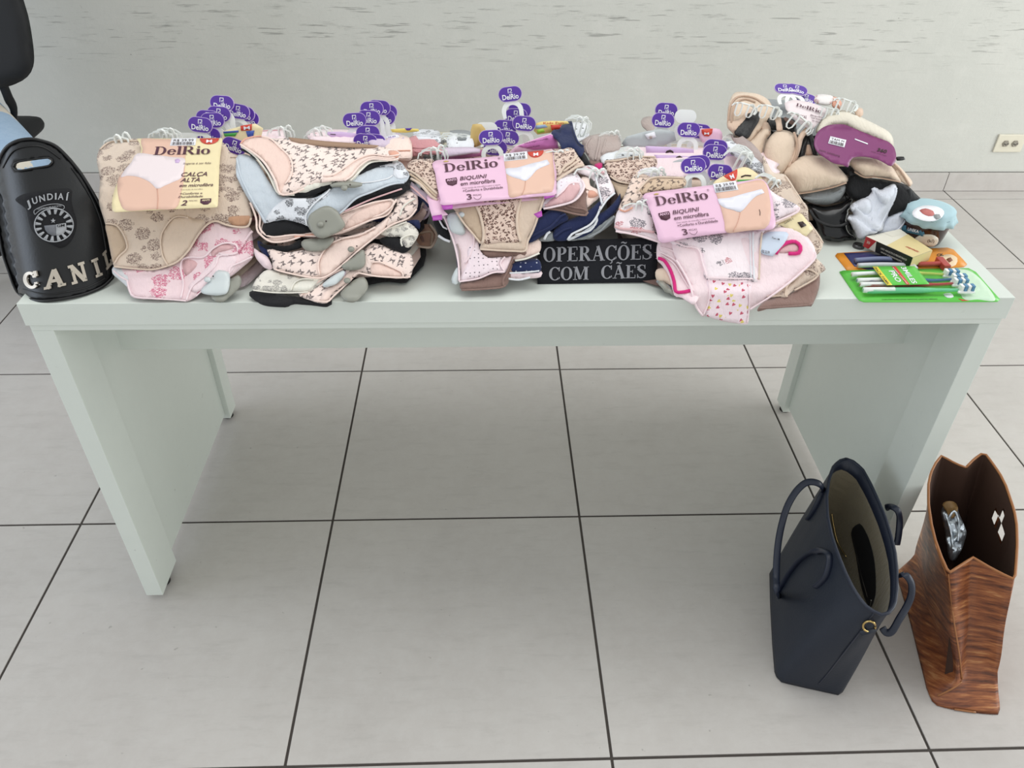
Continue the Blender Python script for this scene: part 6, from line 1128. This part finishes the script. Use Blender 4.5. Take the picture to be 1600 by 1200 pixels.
# ================================================================== bags on the floor
from mathutils.bvhtree import BVHTree
def resample(P, n):
    P = np.asarray(P, float); d = np.r_[0, np.cumsum(np.linalg.norm(np.diff(P, axis=0), axis=1))]; t = np.linspace(0, d[-1], n)
    return np.stack([np.interp(t, d, P[:, k]) for k in range(3)], 1)
def ring(left, right, n):
    """closed loop from two polylines that both run back to front"""
    a, b = resample(left, n), resample(right, n); return np.vstack([a, b[::-1][1:-1]])
def crv(pts, z, key='7', step=4, sm=True):
    """traced picture points at given heights -> world points"""
    v = [float(t) for t in pts.replace(',', ' ').split()]; P = [C(f'{v[i]},{v[i+1]}', key)[0] for i in range(0, len(v), 2)]; zz = z if hasattr(z, '__len__') else [z]*len(P)
    return [tuple(at_z(p[0], p[1], q)) for p, q in zip(P, zz)]
def loft(name, rings, mat, par, closed=True, skip=None, thick=0, flip=False):
    n = len(rings[0]); V = np.vstack(rings); Fc = []
    for i in range(len(rings)-1):
        for k in range(n): Fc.append((i*n+k, i*n+(k+1) % n, (i+1)*n+(k+1) % n, (i+1)*n+k))
    if skip is not None:
        pr = project(V); Fc = [f for f in Fc if not inside(pr[list(f)].mean(0)[None], skip[0])[0] or not skip[1](V[list(f)].mean(0))]
    if closed: Fc.append(tuple((len(rings)-1)*n+k for k in range(n)))
    if flip: Fc = [f[::-1] for f in Fc]
    o = mesh(name, V, Fc, mat, par, True, np.stack([V[:, 1]+V[:, 0], V[:, 2]], 1))
    if thick: s = o.modifiers.new('thickness', 'SOLIDIFY'); s.thickness = thick; s.offset = 1
    return o, V, Fc
def blend(top, bot, m, bul=None, mid=None):
    out = []
    for i in range(m+1):
        t = i/m; R_ = top*(1-t)+bot*t
        if bul is not None: c = R_.mean(0); R_ = R_+(R_-c)*np.array([bul, bul*.3, 0])*math.sin(PI*t)
        out.append(R_)
    return out
NVL = plain('navy_leather', (21, 29, 43), .55, var=.12, bmp=.35, nscale=260); NVD = plain('navy_edge', (20, 28, 46), .45); LIN = cloth('khaki_lining', (128, 118, 96), rough=.8); GLD = plain('gold_metal', (196, 168, 110), .25, 1)
N = 30
zr = .30
lt = crv('380,72 350,80 325,105 305,160 297,230 300,310 320,400 345,470 375,545 410,615 455,680 500,712 528,722', [.315, .314, .312, .308, .304, .301, .298, .296, .293, .291, .289, .288, .288])
rt = crv('380,72 415,85 450,120 480,175 510,240 540,310 565,390 582,460 590,540 590,620 582,680 560,712 528,722', [.315, .314, .312, .310, .307, .304, .301, .298, .296, .293, .290, .288, .288])
b0 = [(.625, -.585, 0), (.592, -.60, 0), (.570, -.68, 0), (.545, -.78, 0), (.529, -.852, 0), (.538, -.868, 0), (.585, -.882, 0)]
b1 = [(.625, -.585, 0), (.665, -.60, 0), (.690, -.66, 0), (.682, -.78, 0), (.668, -.875, 0), (.645, -.899, 0), (.585, -.882, 0)]
top = ring(lt, rt, N); bot = ring(b0, b1, N); bot[:, 2] = .002
nb = thing('handbag', 'navy leather tote bag standing open on the floor, in front of the right table leg', 'bag', (.61, -.74, 0))
rg = blend(top, bot, 16, .05); rg[-2] = rg[-2]*.6+rg[-1]*.4
nb_o, nV, nF = loft('shell', rg, NVL, nb, True)
BV = BVHTree.FromPolygons([tuple(v) for v in nV], [tuple(f) for f in nF])
cen = top.mean(0); 
def inset(P, k, dz): t = np.roll(P, -1, 0)-np.roll(P, 1, 0); nn = np.stack([-t[:, 1], t[:, 0]], 1); nn /= np.maximum(np.linalg.norm(nn, axis=1), 1e-6)[:, None]; sg = np.sign(((P[:, :2]-P[:, :2].mean(0))*nn).sum()); Q = P.copy(); Q[:, :2] -= nn*k*sg; Q[:, 2] = P[:, 2]+dz; return Q
it = inset(top, .0035, 0); ib = inset(bot, .012, .012)
inn = blend(it, ib, 12, .06); loft('inner_band', [top, it]+[inn[1]*1.0], NVD, nb, False); loft('lining', inn[1:], LIN, nb, True)
def on(bv, px, py, off, z):
    d = Vector(rays([(px, py)])[0]).normalized(); h = bv.ray_cast(Vector(CAMP), d)
    if h[0] is not None and (z is None or h[0].z < .5): return tuple(h[0]-d*off)
    return tuple(at_z(px, py, z)) if z else None
V_, F_ = tube3(np.vstack([top, top[:1]]), .0032, 1, 8); mesh('rim_piping', V_, F_, NVD, nb)
def strap(pts, bv, par, mat, r=.0068, name='handle', base_off=.006):
    W3 = []
    for p in pts: (u, v), = C(f'{p[0]},{p[1]}', '7'); W3.append(on(bv, u, v, p[2], None) if len(p) == 3 else tuple(at_z(u, v, p[3])))
    W3 = [w for w in W3 if w is not None]
    return tubew(name, W3, r, mat, par, n=8, flatn=.4) if len(W3) > 1 else None
strap([(220, 325, .006), (245, 290, .007), (270, 240, .009), (282, 205, .012), (272, 180, 0, .320), (240, 168, 0, .325), (205, 175, 0, .320), (165, 215, 0, .305), (130, 280, 0, .285), (105, 370, 0, .262), (92, 460, 0, .24), (88, 560, 0, .215), (92, 630, 0, .20), (100, 640, .012), (118, 590, .012), (145, 545, .013), (180, 500, .014), (220, 468, .014), (260, 455, .013), (295, 460, .011), (310, 480, .009), (308, 520, .008), (290, 570, .007), (250, 608, .006)], BV, nb, NVD)
strap([(545, 275, 0, .285), (570, 272, 0, .300), (595, 290, 0, .300), (602, 330, 0, .28), (598, 385, 0, .26), (590, 430, 0, .24)], BV, nb, NVD)
strap([(595, 560, 0, .275), (625, 555, 0, .30), (650, 590, 0, .29), (650, 640, 0, .27), (630, 690, 0, .25), (600, 740, 0, .235), (570, 790, 0, .215), (545, 795, 0, .21), (530, 775, 0, .215)], BV, nb, NVD, .0068)
# end seam, D-ring and tab
strap([(495, 715, .002), (440, 790, .002), (405, 835, .002), (370, 880, .002), (335, 925, .002), (300, 970, .002), (265, 1010, .002), (238, 1040, .002)], BV, nb, NVD, .0014, 'seam')
W3 = [on(BV, *C(f'{475+26*math.cos(a):.1f},{770+22*math.sin(a):.1f}', '7')[0], .006, None) for a in np.linspace(0, 2*PI, 20)]; W3 = [w for w in W3 if w is not None]; V_, F_ = tube3(W3, .0020, 1, 8); mesh('d_ring', V_, F_, GLD, nb)
strap([(440, 800, .004), (470, 790, .005), (500, 778, .004)], BV, nb, NVL, .0055, 'ring_tab')
# inner pocket with zip
inb = BVHTree.FromPolygons([tuple(v) for v in np.vstack(inn[1:])], [(i*len(top)+k, i*len(top)+(k+1) % len(top), (i+1)*len(top)+(k+1) % len(top), (i+1)*len(top)+k) for i in range(11) for k in range(len(top))])
def inner_sheet(name, key, pts, bv, mat, par, off, thick=.001):
    V2, Fc, _ = tri(C(pts, key), 6, True); P3 = [on(bv, a, b, off, None) for a, b in V2]; ok = next(p for p in P3 if p); P3 = np.array([p or ok for p in P3]); Fc = orient(P3, Fc); return mesh(name, P3, Fc, mat, par, True, uvs(P3))
inner_sheet('pocket', '7', '400,380 425,345 445,350 475,410 495,490 502,570 500,640 480,690 455,650 435,570 420,480', inb, plain('pocket_black', (22, 23, 28), .6), nb, .003)
strap([(412, 400, .0), (425, 470, .0), (445, 560, .0), (470, 650, .0)], inb, nb, plain('zip_tape', (60, 56, 50), .6), .0018, 'zip')
strap([(485, 660, .004), (478, 690, .004)], inb, nb, STL, .0015, 'zip_pull'); strap([(320, 300, .004), (328, 350, .004), (345, 420, .004), (380, 480, .004)], inb, nb, GLD, .0012, 'zip')
# brown patchwork leather bag
def brown():
    m, b, g = base('brown_patchwork', .42); uv = g.node('ShaderNodeTexCoord').outputs['Object']
    sc = g.node('ShaderNodeVectorMath', operation='MULTIPLY'); g.l.new(uv, sc.inputs[0]); sc.inputs[1].default_value = (8, 9, 75)
    ro = g.node('ShaderNodeVectorRotate', rotation_type='X_AXIS'); g.l.new(uv, ro.inputs['Vector']); ro.inputs['Angle'].default_value = .55; g.l.new(ro.outputs[0], sc.inputs[0])
    n = g.noise(sc.outputs[0], 1.6, 4, .65); n2 = g.noise(uv, 9, 3)
    c = g.ramp(n, [(.32, lin((74, 38, 22))), (.45, lin((124, 68, 38))), (.58, lin((162, 98, 56))), (.72, lin((204, 150, 98)))]); c = g.mix(g.m('MULTIPLY', g.ramp(n2, [(.45, 0.), (.7, 1.)]), .5), c, lin((98, 50, 34)))
    g.l.new(c, b.inputs['Base Color']); bump(g, b, g.m('ADD', n, n2), .5, .003); return m
BRM = brown(); BRI = plain('brown_inner', (66, 42, 30), .8, bmp=.3, nscale=60); BRE = plain('brown_edge', (150, 96, 52), .45)
bb2 = thing('handbag', 'brown patchwork leather shopper standing open at the right edge, beside the navy tote', 'bag', (.93, -.78, 0))
lt = crv('878,108 850,98 812,80 777,58 752,90 732,130 722,180 722,260 733,340 750,410 775,480 806,548 850,520 908,483', [.318, .319, .322, .325, .322, .318, .314, .310, .306, .303, .300, .298, .298, .300])
rt = crv('878,108 905,80 935,55 955,46 985,85 1020,135 1045,185 1062,235 1080,290 1090,350 1092,430 1088,500 1082,575 1030,552 970,520 908,483', [.318, .321, .325, .328, .326, .323, .320, .317, .314, .310, .306, .302, .299, .299, .299, .300])
md0 = [(.965, -.60, .06), (.905, -.60, .06), (.868, -.74, .06)]; md1 = [(.965, -.60, .06), (1.01, -.61, .06), (.985, -.78, .06)]
md0 += [tuple(at_z(*C('845,1010', '7')[0], .045)), tuple(at_z(*C('862,985', '7')[0], .05)), tuple(at_z(*C('880,920', '7')[0], .06))]; md1 += [tuple(at_z(*C('1012,960', '7')[0], .06)), tuple(at_z(*C('960,930', '7')[0], .06)), tuple(at_z(*C('880,920', '7')[0], .06))]
b0 = [(.935, -.585, 0), (.880, -.60, 0), (.858, -.72, 0)]+[tuple(at_z(*C(q, '7')[0], 0)) for q in ('715,1040', '742,1098', '800,1115', '880,1128')]; b1 = [(.935, -.585, 0), (1.0, -.60, 0), (.985, -.72, 0)]+[tuple(at_z(*C(q, '7')[0], 0)) for q in ('1020,1110', '1012,1140', '960,1138', '880,1128')]
top = ring(lt, rt, 34); mid = ring(md0, md1, 34); bot = ring(b0, b1, 34); bot[:, 2] = .002
# the folds of the gusset stay crease lines from rim to base
rg = [top*(1-t)+mid*t for t in np.linspace(0, 1, 12)]+[mid*(1-t)+bot*t for t in (.33, .66, .9, 1.0)]
rnd = np.random.RandomState(2)
for i, R_ in enumerate(rg[1:-1]): R_ += (np.stack([np.sin(np.arange(len(R_))*.7+i*.9), np.cos(np.arange(len(R_))*.5+i), 0*np.arange(len(R_))], 1))*.0016
hole = (smoothline(C('985,300 1005,292 1025,296 1038,330 1046,370 1042,402 1030,405 1020,372 1008,335 990,318', '7'), True, 3), lambda c: c[2] > .2)
_, bV, bF = loft('shell', rg, BRM, bb2, True, skip=hole)
it = inset(top, .003, 0); ib = inset(mid, .022, -.03); inn = [it*(1-t)+ib*t for t in np.linspace(0, 1, 12)]
loft('lining', inn, BRI, bb2, True, skip=hole)
V_, F_ = tube3(np.vstack([top, top[:1]]), .0026, 1, 8); mesh('rim', V_, F_, BRE, bb2)
BB = BVHTree.FromPolygons([tuple(v) for v in bV], [tuple(f) for f in bF])
for pts in (((806, 552, .002), (815, 640, .002), (830, 760, .002), (850, 880, .002), (862, 990, .002)), ((862, 1000, .002), (820, 1030, .002), (760, 1060, .002)), ((745, 1095, .002), (830, 1115, .002), (920, 1128, .002), (1015, 1138, .002)), ((800, 560, .002), (770, 480, .002), (745, 400, .002), (735, 300, .002))):
    strap(list(pts), BB, bb2, BRE, .0018, 'seam')
# inner pocket flap and packet of foil
fl = thing('foil_packet', 'crumpled silver foil packet standing inside the brown shopper', 'packet', tuple(at_z(*C('830,380', '7')[0], .20))); FOI = plain('silver_foil', (176, 184, 192), .28, .85, var=.2, bmp=1.0, nscale=60); GLP = plain('brown_paper', (122, 92, 50), .6)
SF = ('h', lambda X, Y: .262+.006*np.sin(150*X+40*Y)+.004*np.sin(220*Y-60*X)+.35*(Y+.72)*0, 0, (9, 9))
sheet('wrapper', C('775,290 790,262 815,255 840,262 850,300 872,350 880,385 868,430 850,470 825,500 805,480 798,420 785,350', '7'), SF, FOI, fl, thick=.004, droop=.012, dw=14, step=4); sheet('paper', C('780,262 800,248 830,252 845,275 835,310 815,320 795,290', '7'), SF, GLP, fl, thick=.001, droop=.001, step=4, toward=.004)
hem(C('800,330 830,290 850,340 845,420', '7'), SF, FOI, fl, r=.003, toward=.003, name='crease'); hem(C('792,300 815,370 825,450', '7'), SF, FOI, fl, r=.003, toward=.003, name='crease')
